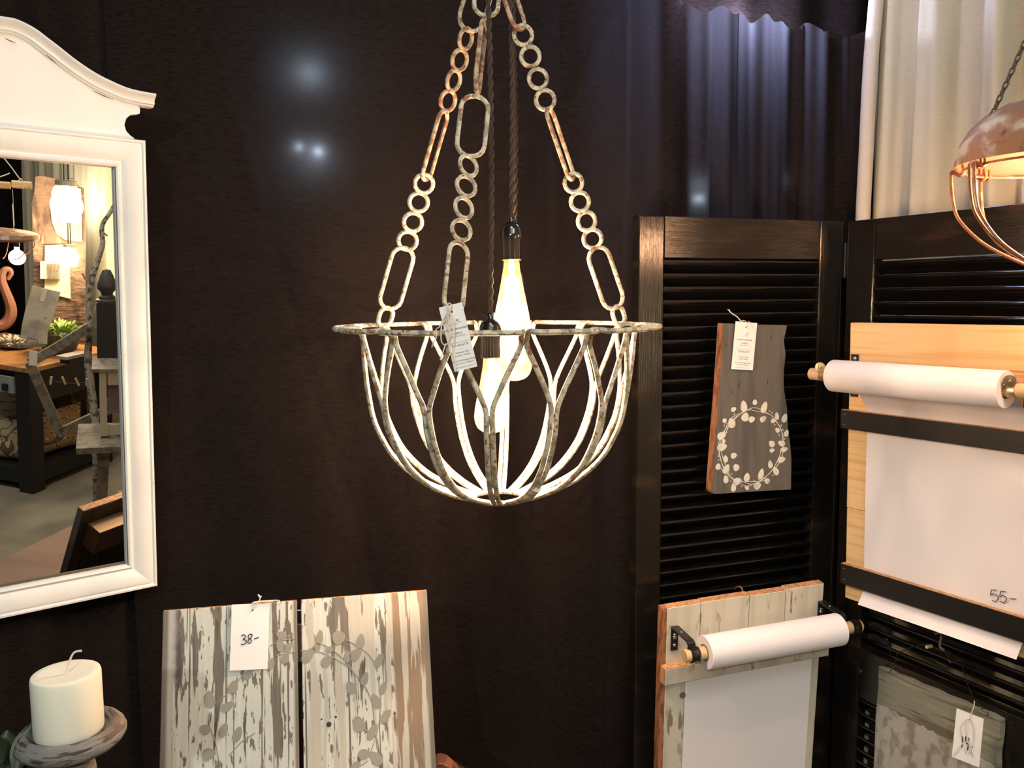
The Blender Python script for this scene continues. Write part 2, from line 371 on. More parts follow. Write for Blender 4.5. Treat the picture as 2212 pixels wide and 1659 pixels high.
q = on_backdrop(1622, 12); lamp('hall_light_behind', 'POINT', (q.x + .01, YL(q.x) + 0.10, q.z), 9, (0.62, 0.64, 1.0), 0.02)
# pale muslin side wall behind the right shutter
WD = Vector((0.4714, -0.8819, 0)); WN = Vector((-0.8819, -0.4714, 0)); WP = Vector((0.885, 1.985, 0))
def pale_fold(s, z):
    ph = s * 64 + 1.7 * math.sin(s * 13 + 1) + 0.5 * math.sin(z * 1.3 + s * 6)
    a = math.sin(ph); d = 0.024 * math.copysign(abs(a) ** 0.55, a) + 0.014 * math.sin(s * 23 + 0.4 * z) + 0.004 * math.sin(s * 131 + z * 2)
    return d
def pale(s0, s1, name_label, nu):
    P = WP + WD * s0; Q = WP + WD * s1
    o = plain(P, Q, 3.0, lambda s, z: pale_fold(s + s0, z), nu, 40).build('muslin_curtain', M_palecloth, smooth=True)
    tag(o, name_label, 'curtain', 'pale muslin side curtains')
pale(-0.055, 1.1, 'pale muslin curtain hanging in folds above and behind the right shutter', 320)
pale(1.1, 4.75, 'pale muslin curtain seen reflected in the mirror behind the timber slab', 500)
Q = WP + WD * 4.7 - WN * 0.05
tag(plain((Q.x + .06, Q.y, 0), (Q.x + 0.75, Q.y - 2.2, 0), 3.0, lambda s, z: 0.02 * math.sin(s * 24)).build('black_curtain', M_blackcloth, smooth=True),
    'black curtain at the left edge of the mirror reflection', 'curtain', 'black backdrop curtains')
# the pale rolled hem over the corner pole
q0 = at(1872, 300, 2.0)
pts = [at(1896, -40, 1.97), at(1890, 30, 1.97), at(1882, 120, 1.97), at(1876, 220, 1.97), at(1871, 330, 1.97), at(1864, 470, 1.97), at(1857, 700, 1.97)]
pts.append(Vector((pts[-1].x, 1.97, 0.01)))
tag(MB().tube(crspline(pts, 4), 0.0165, 14).build('curtain_pole_sleeve', cloth('cream_sleeve_cloth', (0.60, 0.53, 0.44), 0.1, (0.5, 0.45, 0.4), weave=400, bump=0.1, spk=0.95), smooth=True),
    'upright pole in a cream cloth sleeve between black and pale curtains', 'pole')

# ------------------------------------------------------------------ shutters
def shutter(fr, label, width, lst, rst, rail_h, mid, bottom):
    t = thing('louvered_shutter', label, 'shutter', mat4=fr.M, group='pair of black louvered shutters')
    th = 0.030
    MB().box(0, lst - .0006, 0, th, bottom, 0).build('stile', M_black, t, bevel=0.003)
    MB().box(width - rst + .0006, width, 0, th, bottom, 0).build('stile', M_black, t, bevel=0.003)
    for z0, z1 in ((-rail_h, 0), (mid[1], mid[0]), (bottom, bottom + 0.12)):
        MB().box(lst, width - rst, 0.0008, th - .001, z0, z1 - .0005).build('rail', M_blackh, t, bevel=0.0015)
    # slats: front edge high, back edge low, rounded front nose
    wd, tk, a = 0.032, 0.0070, math.radians(45); prof = []
    for k in range(7):
        b = PI / 2 + PI * k / 6; prof.append((-wd / 2 + tk / 2 * math.cos(b), tk / 2 * math.sin(b)))
    prof += [(wd / 2, -tk / 2), (wd / 2, tk / 2)]
    P = [(y * math.cos(a) + z * math.sin(a) , -y * math.sin(a) + z * math.cos(a)) for y, z in prof]
    x0, x1 = lst - 0.001, width - rst + 0.001; n = len(P)
    me = None; i = 0
    for za, zb in ((-rail_h, mid[0]), (mid[1], bottom + 0.12)):
        N = int((za - zb - 0.006) / 0.0287)
        for k in range(N):
            z = za - 0.018 - k * (za - zb - 0.034) / (N - 1)
            if me is None:
                m = MB(); m.v = [(x0, p[0], p[1]) for p in P] + [(x1, p[0], p[1]) for p in P]
                m.f = [list(range(n))[::-1], list(range(n, 2 * n))] + [[j, (j + 1) % n, n + (j + 1) % n, n + j] for j in range(n)]
                o = m.build('slat', M_slat, t, smooth=True); me = o.data
            else:
                o = bpy.data.objects.new('slat', me); col.objects.link(o); o.parent = t
            o.location = (0, th / 2, z)
            i += 1
            o.rotation_euler = (math.radians(((i * 37) % 11 - 5) * 0.35), 0, 0)
    return t
SL = Fr(at(1380, 464, 1.77), 19.53)
SR = Fr(at(1832, 478, 1.9), -61.87)
shutter(SL, 'black louvered shutter holding the grey wreath board, left of the folded pair', 0.533, 0.0625, 0.0655, 0.089, (-0.985, -1.09), -1.79)
shutter(SR, 'black louvered shutter behind the large pine paper holder, right of the folded pair', 0.533, 0.073, 0.073, 0.090, (-0.975, -1.092), -1.785)
t = thing('hinge', 'dark butt hinge joining the two black shutters at their top corner', 'hinge', mat4=SL.M)
MB().lathe([(0.004, -0.13), (0.004, -0.05)], (0.5375, -0.004, 0), 10).build('pin', M_bracket, t, smooth=True)
MB().box(0.518, 0.536, -0.0015, 0.0, -0.13, -0.05).build('leaf', M_bracket, t)

# ------------------------------------------------------------------ chandelier
DC = 1.38
CC = at(1075, 706, DC); N_R = 14; PHI0 = -2.6
def cyl(R, phi, drop):   # phi 0 = towards the camera, + to the right
    a = math.radians(phi); return Vector((R * math.sin(a), -R * math.cos(a), -drop))
apex = at(1064, -117, DC) - CC
ch = thing('chandelier', 'open basket chandelier of chippy cream iron wire hanging on three chains', 'chandelier', CC)
PROF = [(0.213, 0.114), (0.207, 0.147), (0.195, 0.178), (0.173, 0.215), (0.135, 0.250), (0.090, 0.273), (0.046, 0.287)]
for k in range(N_R):
    pc = PHI0 + k * 360 / N_R; hf = 180 / N_R; j = random.uniform(-0.5, 0.5)
    def side(sg):
        L = []
        for R, dz in PROF[::-1]: L.append(cyl(R, pc + sg * math.degrees(0.0046 / R), dz))
        L.append(cyl(0.2170, pc + sg * (3.7 + j * .6), 0.088)); L.append(cyl(0.2215, pc + sg * (hf - 4.9), 0.052))
        L.append(cyl(0.225, pc + sg * (hf - 1.25), 0.022)); L.append(cyl(0.229, pc + sg * (hf - 1.1), 0.006)); L.append(cyl(0.243, pc + sg * (hf - 1.15), -0.001))
        L.append(cyl(0.258, pc + sg * (hf - 2.0), 0.000 + j * .002))
        return L
    a = side(-1); b = side(1)
    arc = [cyl(0.2655, pc + s * (hf - 4.2), 0.001 * j) for s in (-1, -.5, 0, .5, 1)]
    MB().tube(crspline(a + arc + b[::-1], 4), 0.0041, 8).build('basket_wire', M_iron, ch, smooth=True)
MB().tube([cyl(0.043, i * 10, 0.289) for i in range(36)], 0.0046, 8, closed=True).build('bottom_ring', M_iron, ch, smooth=True)
# weld patch low on the front right rib
MB().tube([cyl(0.150, 23.1, 0.240), cyl(0.118, 23.1, 0.262)], 0.0085, 8).build('weld_sleeve', M_iron, ch, smooth=True)

def link(c, ax, length, width, rad, ang, seg=8):
    ax = Vector(ax).normalized(); s = Vector((1, 0, 0)) - ax * ax.x; s.normalize()
    s = Matrix.Rotation(ang, 3, ax) @ s
    r = width / 2 - rad; hl = max(0.0, length / 2 - width / 2); P = []
    n = 8
    for k in range(n + 1): a = PI * k / n; P.append(c + s * (r * math.cos(a)) + ax * (hl + r * math.sin(a)))
    for k in range(n + 1): a = PI + PI * k / n; P.append(c + s * (r * math.cos(a)) + ax * (-hl + r * math.sin(a)))
    if hl < 0.001: P = [c + s * (r * math.cos(2 * PI * k / 18)) + ax * (r * math.sin(2 * PI * k / 18)) for k in range(18)]
    return MB().tube(P, rad, seg, closed=True)
PXM = 1790 / DC
def chain(att, seq):
    """seq: (pixel height of the link centre, length px, width px, twist deg, thickness)"""
    d = apex - att
    def sol(py):
        lo, hi = -0.2, 1.2
        for _ in range(40):
            m = (lo + hi) / 2; q = CC + att + d * m - CAM; y = H / 2 - F * q.dot(UP) / q.dot(fwd)
            if y > py: lo = m
            else: hi = m
        return (lo + hi) / 2
    for py, ln, wd, ang, th in seq:
        s = sol(py); c = att + d * s; z = (CC + c - CAM).dot(fwd); k = z / 1790
        mb = link(c, d, ln * k, wd * k, th * k / 2, math.radians(ang), 8)
        big = ln > 60
        mb.build('chain_link', M_rustlink if (big and ang > 45) or (not big and 40 < ang < 70) else M_iron, ch, smooth=True)
aL = cyl(0.235, -118, 0.0); aR = cyl(0.235, 112, 0.0); aF = cyl(0.252, -14, -0.002)
S4 = lambda ys, a, w=49: [(y, w, w, a + 4 * ((i % 2) * 2 - 1), 9.5) for i, y in enumerate(ys)]
chain(aL, [(685, 52, 40, 30, 10), (602, 148, 57, 20, 9.5)] + S4((520, 480, 437, 397), 8) + [(315, 160, 50, 68, 9.5)] + S4((218, 174, 130, 84), 52, 52) + [(-10, 158, 64, 12, 9.5), (-100, 60, 40, 80, 9.5)])
chain(aR, [(682, 52, 40, 35, 10), (601, 148, 60, 22, 9.5)] + S4((516, 478, 436, 395), 10) + [(312, 166, 50, 66, 9.5)] + S4((216, 170, 122, 76), 12, 50) + [(-16, 168, 60, 55, 9.5), (-100, 60, 40, 10, 9.5)])
chain(aF, [(694, 40, 36, 60, 11), (598, 172, 60, 40, 10.5)] + S4((497, 449, 402, 358), 36, 55) + [(272, 160, 70, 8, 10.5), (122, 182, 60, 84, 10.5), (-24, 150, 62, 10, 10)])
MB().tube([apex + Vector((0.02 * math.cos(a * PI / 9), 0, 0.02 * math.sin(a * PI / 9))) for a in range(18)], 0.004, 8, closed=True).build('top_ring', M_iron, ch, smooth=True)
MB().tube([apex + Vector((0, 0, 0.018)), apex + Vector((0, 0, 0.62))], 0.005, 8).build('hanger_rod', M_iron, ch, smooth=True)

BP = [(0.0130, 0.0), (0.0135, -0.008), (0.0150, -0.020), (0.0185, -0.040), (0.0225, -0.060), (0.0270, -0.082), (0.0300, -0.097), (0.0312, -0.108), (0.0300, -0.119), (0.0255, -0.129), (0.0170, -0.136), (0.007, -0.139), (0.0001, -0.1395)]
def pendant(px, py, Y, topx, scale, label, power, btop=None):
    neck = at(px, py, Y)
    t = thing('pendant_lamp', label, 'lamp', neck, group='bare filament bulbs inside the basket')
    s = scale
    bl = MB().lathe([(r * s, z * s) for r, z in BP], seg=32, cap=False).build('bulb', M_bulbglass, t, smooth=True)
    fm = MB()
    n = 16
    for k in range(n):
        a = 2 * PI * k / n; b = a + PI / n
        fm.tube([(0.0105 * s * math.cos(a), 0.0105 * s * math.sin(a), -0.030 * s), (0.0165 * s * math.cos(b), 0.0165 * s * math.sin(b), -0.108 * s)], 0.0016 * s, 5)
        fm.tube([(0.0165 * s * math.cos(b), 0.0165 * s * math.sin(b), -0.108 * s), (0.0105 * s * math.cos(a + 2 * PI / n), 0.0105 * s * math.sin(a + 2 * PI / n), -0.030 * s)], 0.0016 * s, 5)
    fm.build('filament', M_fil, bl, smooth=True)
    MB().lathe([(0.0035, -0.001), (0.0055, -0.012), (0.0035, -0.026), (0.003, -0.034)], seg=12).build('glass_stem', M_fil, bl, smooth=True)
    MB().lathe([(0.0150, -0.0010), (0.0158, 0.002), (0.0158, 0.030), (0.0166, 0.032), (0.0166, 0.0345)], seg=40, wob=lambda a, j: 1 + 0.015 * math.cos(a * 20)).build('socket', M_bake, t, smooth=True)
    MB().lathe([(0.0182, 0.0335), (0.0186, 0.036), (0.0186, 0.0415), (0.0176, 0.044), (0.0170, 0.049), (0.0145, 0.055), (0.0095, 0.059), (0.0070, 0.061), (0.0062, 0.062), (0.0062, 0.070), (0.003, 0.0705)], seg=32).build('socket_cap', M_bake, t, smooth=True)
    MB().lathe([(0.0152, -0.0015), (0.0160, -0.0015), (0.0160, 0.0), (0.0152, 0.0)], seg=32, cap=False).build('brass_rim', M_brass, t, smooth=True)
    top = at(topx, -90, Y) - neck; P0 = Vector((0, 0, 0.068))
    cb = MB(); L = (top - P0).length; n = int(L / 0.0035)
    for ph in (0, PI):
        cb.tube([P0 + (top - P0) * (i / n) + Vector((0.0023 * math.cos(ph + i * 0.62), 0.0023 * math.sin(ph + i * 0.62), 0)) + Vector((0.004 * math.sin(PI * i / n), 0, 0)) for i in range(n + 1)], 0.0026, 6)
    cb.build('cord', M_cord, t, smooth=True)
    lamp('filament_light', 'POINT', neck + Vector((0, 0, -0.075 * s)), power, WARM, 0.021 * s)
    return t
pendant(1105, 560, 1.40, 1099, 0.98, 'glowing filament bulb hanging highest in the basket on a brown twisted cord', 32)
pendant(1060, 771, 1.32, 1052, 0.88, 'glowing filament bulb hanging lowest and nearest, left of the other two', 32)
pendant(1111, 655, 1.46, 1105, 0.98, 'glowing filament bulb half hidden behind the highest bulb', 28)

# ------------------------------------------------------------------ tags
def card(t, w, h, hole=True):
    MB().box(-w / 2, w / 2, -0.0004, 0.0004, -h, 0).build('card', M_card, t)
    if hole: MB().lathe([(0.0016, -0.0009), (0.0016, -0.0003), (0.0001, -0.0003)], (0, 0, -h * 0.105), 12, 'y').build('punched_hole', M_wornline, t)
def business(t, w, h):
    m = MB(); y = -0.0007; k = h / 0.0905
    for s, size, f in (('round mountain', 0.0052, -.385), ('rustics', 0.0052, -.455), ('870-466-6178', 0.0040, -.635)):
        m.text(s, size * k, 0, h * f, y)
    for s, size, f in (('Midtown Mall', 0.0034, -.745), ('Springdale, Arkansas', 0.0026, -.785), ('Summit Hill Cottage Shoppe', 0.0031, -.865), ('Prairie Grove, Arkansas', 0.0026, -.905)):
        m.text(s, size * k, 0, h * f, y, shear=0.2)
    m.build('printed_lettering', M_ink, t)
    m = MB()
    for s, size, f in (('Mark & Martie', 0.0034, -.495), ('info@roundmountainrustics.com', 0.0024, -.585), ('roundmountainrustics.com', 0.0026, -.962)):
        m.text(s, size * k, 0, h * f, y)
    m.box(-0.003, 0.003, y, y + .0002, -h * .68, -h * .678)
    # flourish of a small sprig over the name
    P = crspline([(-0.009, y, -h * .30), (-0.006, y, -h * .285), (-0.003, y, -h * .30), (0, y, -h * .27), (0.002, y, -h * .305), (0.005, y, -h * .28), (0.009, y, -h * .285)], 5)
    m.tube(P, 0.00022, 4)
    for a in range(7):
        c = math.cos(a * 2 * PI / 7); s_ = math.sin(a * 2 * PI / 7)
        m.tube([(0.004, y, -h * .245), (0.004 + .0022 * c, y, -h * .245 + .0022 * s_)], 0.0003, 4)
    m.build('printed_flourish', M_inkg, t)

# tag on the front chain
TF = Fr(at(972, 658, 1.10), 4, -4, 0)
a0 = TF.uv(948, 664.6); a1 = TF.uv(997.6, 652.8); a2 = TF.uv(984, 803)
wT = math.hypot(a1[0] - a0[0], a1[1] - a0[1]); hT = math.hypot(a2[0] - a0[0], a2[1] - a0[1]); ang = math.atan2(a1[1] - a0[1], a1[0] - a0[0])
Mt = TF.M @ Matrix.Translation(((a0[0] + a1[0]) / 2, 0, (a0[1] + a1[1]) / 2)) @ Matrix.Rotation(-ang, 4, 'Y')
t = thing('hang_tag', 'white printed hang tag tied by string to the chandelier front chain', 'tag', mat4=Mt)
card(t, wT, hT); business(t, wT, hT)
m = MB()
def px2t(px, py, d=0.004):
    p = TF.O + TF.u * TF.uv(px, py, d)[0] + TF.v * TF.uv(px, py, d)[1] + TF.n * d
    return Mt.inverted() @ p
for P in ([(972, 672), (966, 660), (970, 672), (964, 690), (954, 702), (953, 735), (960, 745), (968, 740), (972, 725), (967, 705), (965, 690), (971, 673)],
          [(965, 675), (957, 690), (949, 706), (942, 712), (942, 730), (936, 740), (933, 750)],
          [(972, 674), (980, 690), (982, 715), (981, 745), (977, 762), (971, 758), (970, 745), (973, 720), (972, 700), (968, 680)],
          [(963, 742), (957, 760), (951, 778)], [(978, 760), (984, 790), (982, 803)],
          [(966, 662), (970, 655), (976, 660), (974, 668)]):
    m.tube(crspline([px2t(x, y, 0.004 + 0.0015 * (i % 3)) for i, (x, y) in enumerate(P)], 5), 0.00085, 6)
m.build('string', M_string, t, smooth=True)

# ------------------------------------------------------------------ grey wreath board on the left shutter
WB = Fr(SL.O + SL.n * 0.045 , 19.53)
poly = [WB.uv(x, y) for x, y in ((1564, 698.5), (1632, 701), (1700, 703), (1693, 737), (1697, 765), (1693, 803), (1693, 838), (1700, 882), (1702, 926), (1707, 960), (1709.5, 992), (1708.6, 1057), (1620, 1062), (1548, 1067), (1541, 1066), (1538, 1060), (1545, 960), (1553, 860), (1560, 760))]
t = thing('wreath_board', 'grey painted wooden board with white leaf wreath hanging on the left shutter', 'wooden sign', mat4=WB.M)
MB().prism(poly, 0, 0.001).build('painted_face', M_greypaint, t)
MB().prism(poly, 0.0012, 0.024).build('board', M_edgewood, t)
def leaf(m, c, ang, ln, wd, y, n=12):
    P = []
    for k in range(n):
        a = 2 * PI * k / n; u_ = math.cos(a) * ln / 2; v_ = math.sin(a) * wd / 2 * (1 - 0.25 * math.cos(a))
        P.append((c[0] + u_ * math.cos(ang) - v_ * math.sin(ang), c[1] + u_ * math.sin(ang) + v_ * math.cos(ang)))
    m.prism(P, y - 0.0006, y + 0.0001)
m = MB(); K = lambda x, y: (1350 + x / 2.2727, 420 + y / 2.2727)
LV = [(583, 1040, 100, 50, 28), (637, 1020, 95, 24, 20), (683, 1045, 70, 52, 26), (533, 1055, 20, 26, 18), (590, 1092, 70, 40, 32), (622, 1104, 10, 32, 24), (678, 1102, 30, 34, 22), (523, 1122, 110, 44, 30), (488, 1110, 150, 20, 18),
      (745, 1088, 100, 34, 18), (783, 1098, 70, 40, 24), (748, 1157, 140, 26, 18), (728, 1112, 10, 26, 16), (792, 1172, 70, 32, 20), (720, 1224, 140, 34, 24), (722, 1256, 10, 26, 16), (768, 1222, 160, 38, 22), (782, 1252, 10, 36, 20), (768, 1302, 10, 40, 24),
      (740, 1358, 120, 40, 24), (713, 1325, 100, 36, 20), (697, 1406, 150, 28, 22), (668, 1372, 75, 48, 24), (650, 1430, 10, 36, 28), (598, 1388, 80, 38, 26), (598, 1440, 150, 24, 16), (550, 1408, 20, 40, 28), (533, 1436, 85, 42, 22),
      (495, 1398, 100, 36, 22), (497, 1348, 60, 44, 26), (545, 1340, 130, 32, 26), (457, 1336, 80, 28, 22), (493, 1298, 100, 32, 20), (534, 1282, 10, 30, 22), (476, 1240, 10, 48, 30), (474, 1184, 20, 44, 28), (484, 1210, 100, 20, 14)]
for x, y, a, l, wdd in LV:
    c = WB.uv(*K(x, y)); s = 0.00052; mq_ = MB(); leaf(mq_, c, math.radians(a), l * s * 1.0, wdd * s * 1.12, -0.0003); mq_.build('painted_leaf', M_leafw, t)
c0 = WB.uv(*K(622, 1240)); e0 = WB.uv(*K(775, 1240)); e1 = WB.uv(*K(622, 1052))
A_, B_ = e0[0] - c0[0], e1[1] - c0[1]
for q, (f, g) in enumerate(((1.0, 1.0), (0.93, 0.96), (1.02, 0.93))):
    P = [(c0[0] + A_ * f * math.cos(a / 20 * PI + q) * (1 + .03 * math.sin(a + q)), -0.0004, c0[1] + B_ * g * math.sin(a / 20 * PI + q) * (1 + .03 * math.cos(a * 1.3))) for a in range(34)]
    m.tube(P, 0.0007, 4)
for k in range(46):
    a = random.uniform(0, 2 * PI); r_ = random.choice((0.9, 1.06)); leaf(m, (c0[0] + A_ * r_ * math.cos(a), c0[1] + B_ * r_ * math.sin(a)), a + 1, 0.0034, 0.0026, -0.0003, 6)
m.build('painted_stems', M_leafw, t)['kind'] = 'stuff'
m = MB()
for (x, y, hh) in ((717, 700, 30), (560, 935, 34), (700, 920, 22), (522, 970, 16), (780, 700, 24)):
    c = WB.uv(*K(x, y)); leaf(m, c, PI / 2, hh * .00042, 0.002, -0.0002, 8)
m.build('knot', M_ink, t)
TB = Fr(SL.O + SL.n * 0.050, 19.53)
a0 = TB.uv(1589, 694.8); a1 = TB.uv(1635.5, 697); a2 = TB.uv(1583.6, 798.3)
wT = math.hypot(a1[0] - a0[0], a1[1] - a0[1]); hT = math.hypot(a2[0] - a0[0], a2[1] - a0[1]); ang = math.atan2(a1[1] - a0[1], a1[0] - a0[0]) - 0.03
Mt2 = TB.M @ Matrix.Translation(((a0[0] + a1[0]) / 2, 0, (a0[1] + a1[1]) / 2)) @ Matrix.Rotation(-ang, 4, 'Y')
t = thing('hang_tag', 'white printed hang tag at the top of the grey wreath board', 'tag', mat4=Mt2)
card(t, wT, hT); business(t, wT, hT)
def toL(M4, fr, px, py, d): u_, v_ = fr.uv(px, py, d); return M4.inverted() @ (fr.O + fr.u * u_ + fr.v * v_ + fr.n * d)
m = MB()
m.tube(crspline([toL(Mt2, TB, x, y, 0.003) for x, y in ((1575, 671), (1581, 677), (1592, 684), (1600, 693), (1605, 693))], 4), 0.0011, 6)
m.tube(crspline([toL(Mt2, TB, x, y, 0.002) for x, y in ((1604, 692), (1612, 695), (1616, 710), (1617, 722))], 4), 0.0007, 5)
m.tube(crspline([toL(Mt2, TB, x, y, 0.002) for x, y in ((1617, 694), (1624, 702), (1629, 718))], 4), 0.0007, 5)
for dx in (-3, 0, 2): m.tube([toL(Mt2, TB, 1576, 672, 0.003), toL(Mt2, TB, 1574 + dx, 668, 0.004)], 0.0005, 4)
m.build('string', M_string, t, smooth=True)

# ------------------------------------------------------------------ white paper-roll holder on the left shutter
RL = Fr(at(1431, 1315, 1.695), 17.2, 4.6, 1.4)
t = thing('paper_roll_holder', 'chippy white plank paper roll holder with black tape, hung low on left shutter', 'paper holder', mat4=RL.M)
th = 0.020
p0 = RL.uv(1431, 1316); ps = RL.uv(1620, 1292); pr = RL.uv(1780, 1261)
M_c1, M_c2, M_c3 = chipmat('chippy_cream_plank', 1), chipmat('chippy_cream_plank_two', 4), chipmat('chippy_cream_batten', 9, (0.52, 0.48, 0.40))
def plank(x0, x1, z0, top, mt, nm='plank'):
    MB().box(x0, x1, 0, th, z0, top).build(nm, mt, t, bevel=0.0012)
    MB().box(x0 + .0008, x1 - .0008, 0.001, th - .0005, top - .0005, top + .0012).build('sawn_end', M_pinev, t)
xs = (0.0, 0.092, ps[0] - .001, ps[0] + .092, pr[0])
BOT = -0.62
plank(0.012, xs[1] - .0006, BOT, -0.001, M_c1); plank(xs[1] + .0006, xs[2], BOT, 0.0005, M_c2)
plank(xs[2] + .0015, xs[3] - .0006, BOT, -0.0015, M_c1); plank(xs[3] + .0006, xs[4], BOT, 0.001, M_c2)
MB().box(0, 0.0118, 0.001, th, BOT, -0.0005).build('bare_edge_strip', M_edgewood, t)
b0 = RL.uv(1442, 1478, .018); b1 = RL.uv(1791, 1397, .018)
zt = -0.165; xe = RL.uv(1791, 1400, .02)[0]
bz0, bz1 = RL.uv(1443, 1482, .02)[1], RL.uv(1443, 1445, .02)[1]
bz1 = RL.uv(1443, 1446, .02)[1]
MB().box(0.0, xe, -0.020, -0.0002, bz1 - 0.037, bz1).build('batten', M_c3, t, bevel=0.0012)
MB().box(0.0005, xe - .001, -0.0195, -0.0008, bz1 + .0002, bz1 + 0.0012).build('batten_top_edge', M_pinev, t)
MB().box(-0.001, -0.0002, -0.0195, -0.0008, bz1 - .0365, bz1).build('batten_end', M_pinev, t)
pl = RL.uv(1478, 1485)[0]; pr2 = RL.uv(1752, 1430)[0]
MB().grid(lambda u, v: (pl + (pr2 - pl) * u, -0.0022 - 0.0012 * math.sin(v * 7) * (1 - u), bz1 - 0.01 + (BOT + 0.02 - bz1) * v), 12, 20).build('paper_sheet', M_paper, t, smooth=True)
dr = 0.075; rc0 = RL.uv(1522, 1410, dr); rc1 = RL.uv(1812, 1359, dr); zc = (rc0[1] + rc1[1]) / 2
R_ = 0.0345
MB().lathe([(0.0175, rc0[0] + .006), (0.0175, rc0[0]), (R_ - .001, rc0[0]), (R_, rc0[0] + .001), (R_, rc1[0] - .001), (R_ - .001, rc1[0]), (0.0175, rc1[0]), (0.0175, rc1[0] - .01)], (0, -dr, zc), 48, 'x', cap=False).build('paper_roll', M_paper, t, smooth=True)
MB().lathe([(0.0178, rc0[0] - .0005), (0.0162, rc0[0] - .0005), (0.0162, rc0[0] + .03)], (0, -dr, zc), 32, 'x').build('cardboard_core', mat('brown_card', (0.30, 0.20, 0.12), .8), t, smooth=True)
d0 = RL.uv(1478, 1417, dr)[0]; d1 = RL.uv(1858, 1350, dr)[0]
MB().lathe([(0.0001, d0), (0.0125, d0), (0.0132, d0 + .001), (0.0132, d1 - .001), (0.0125, d1), (0.0001, d1)], (0, -dr, zc), 24, 'x').build('dowel', M_dowel, t, smooth=True)
# paper web from the roll down behind the batten
MB().grid(lambda u, v: (rc0[0] + .01 + (rc1[0] - rc0[0] - .02) * u, -dr + R_ + (dr - R_ - 0.006) * smooth(v) , zc + (bz1 - zc) * v), 8, 8).build('paper_web', M_paper, t, smooth=True)
def bracket(xb, ring_x, zb):
    w2 = 0.0085; z1 = zb + 0.028; z0 = zb - 0.028
    br = MB().box(xb - w2, xb + w2, -0.003, -0.0002, z0, z1).build('bracket', M_bracket, t, bevel=0.001)
    m = MB(); P = [(-0.0015, z1 - 0.0015), (-dr + 0.008, z1 - 0.0015), (-dr + 0.0015, z1 - 0.006), (-dr, z1 - 0.014), (-dr, zc + 0.012)]
    for (ya, za), (yb, zb_) in zip(P[:-1], P[1:]): m.beam((xb, ya, za), (xb, yb, zb_), 0.003, 2 * w2, up=(1, 0, 0))
    m.build('bracket_arm', M_bracket, br)
    for zz, rr in ((zb + 0.008, 0.0035), (zb + 0.002, 0.0045), (zb - 0.016, 0.004)):
        MB().lathe([(0.0001, -0.0048), (rr * .7, -0.0046), (rr, -0.0031)], (xb, 0, zz), 12, 'y').build('screw', M_screw, br, smooth=True)
    MB().lathe([(0.0025, 0.0), (0.002, 0.001), (0.0001, 0.0014)], (xb, -0.030, z1), 12).build('screw', M_screw, br, smooth=True)
    MB().lathe([(0.0142, ring_x - .010), (0.0162, ring_x - .009), (0.0158, ring_x - .003), (0.0166, ring_x + .004), (0.0160, ring_x + .009), (0.0142, ring_x + .010)], (0, -dr, zc), 24, 'x', wob=lambda a, j: 1 + .05 * math.sin(3 * a + j * 2)).build('tape_wrap', M_tape, t, smooth=True)
zb = RL.uv(1454, 1378)[1]
bracket(RL.uv(1456, 1378)[0], RL.uv(1505, 1411, dr + .012)[0], zb)
bracket(RL.uv(1772, 1320)[0], RL.uv(1845, 1353, dr)[0], zb + .004)
MB().lathe([(0.0001, -0.004), (0.006, -0.004), (0.007, -0.0002)], (RL.uv(1474, 1501)[0], 0, RL.uv(1474, 1501)[1]), 14, 'y').build('knot_hole', M_wornline, t)
# screw hook above it
SLh = SL.uv(1597, 1284, 0.02)
P = [SL.L(x, y, d) for x, y, d in ((1588, 1273, .0), (1592, 1268, .02), (1600, 1268, .034), (1604, 1276, .04), (1601, 1285, .038), (1595, 1288, .03))]
t = thing('screw_hook', 'rusty screw hook in the left shutter above the white paper holder', 'hook', mat4=SL.M)
MB().tube(crspline(P, 5), 0.0018, 8).build('hook', M_rustwire, t, smooth=True)

# ------------------------------------------------------------------ pine paper-roll holder on the right shutter
RR = Fr(at(1837, 697, 1.80), -58.3, 0.94, 0.2)
t = thing('paper_roll_holder', 'large pine paper roll holder with two black battens priced 55 on right shutter', 'paper holder', mat4=RR.M)
BW = 0.425; th = 0.018; zs = RR.uv(1829, 1096)[1]; zb_ = RR.uv(1826, 1291)[1]
MB().box(0, BW, 0, th, zs + .0004, 0).build('pine_board', M_pine, t, bevel=0.0015)
MB().box(0.0008, BW, 0, th, zb_, zs - .0004).build('pine_board', mat('raw_pine_lower', (0.72, 0.50, 0.26), 0.55, (('n', (0.60, 0.37, 0.16), 8, (0.25, 1, 8), 0.46, 0.62),), seed=5), t, bevel=0.0015)
pu = RR.uv(1871, 1100)[0]; PW = RR.uv(2211, 1395)[0] - pu
zend = RR.uv(1858, 1300, 0.004)[1]
zw = RR.uv(1829, 886, .012)[1]
def sheet(u, v):
    z = 0.0 + 0; z = (zw - .02) + (zend - zw + 0.02) * v; bow = 0.0018 + 0.0015 * math.sin(u * 3 + v * 4)
    if v > 0.93: bow += 0.02 * (v - 0.93) / 0.07
    return (pu + PW * u, -bow - 0.001, z)
MB().grid(sheet, 14, 30).build('paper_sheet', M_paper, t, smooth=True)
for (ya, yb) in ((884, 924), (1217, 1258)):
    z1 = RR.uv(1829, ya + 2, .012)[1]; z0 = RR.uv(1818, yb, .012)[1]
    x0 = RR.uv(1818, (ya + yb) / 2 + 20, .012)[0]
    bt = MB().box(x0, BW + .012, -0.0165, -0.0045, z0, z1).build('batten', M_blackbat, t, bevel=0.0008)
    MB().box(x0 + .001, BW + .011, -0.0160, -0.0048, z1 + .0002, z1 + .0010).build('batten_top_edge', M_pinev, bt)
    for f in (.22, .78):
        MB().box(x0 + .007, x0 + .013, -0.0171, -0.0164, z0 + (z1 - z0) * f, z0 + (z1 - z0) * f + .0008).build('staple', M_screw, bt)
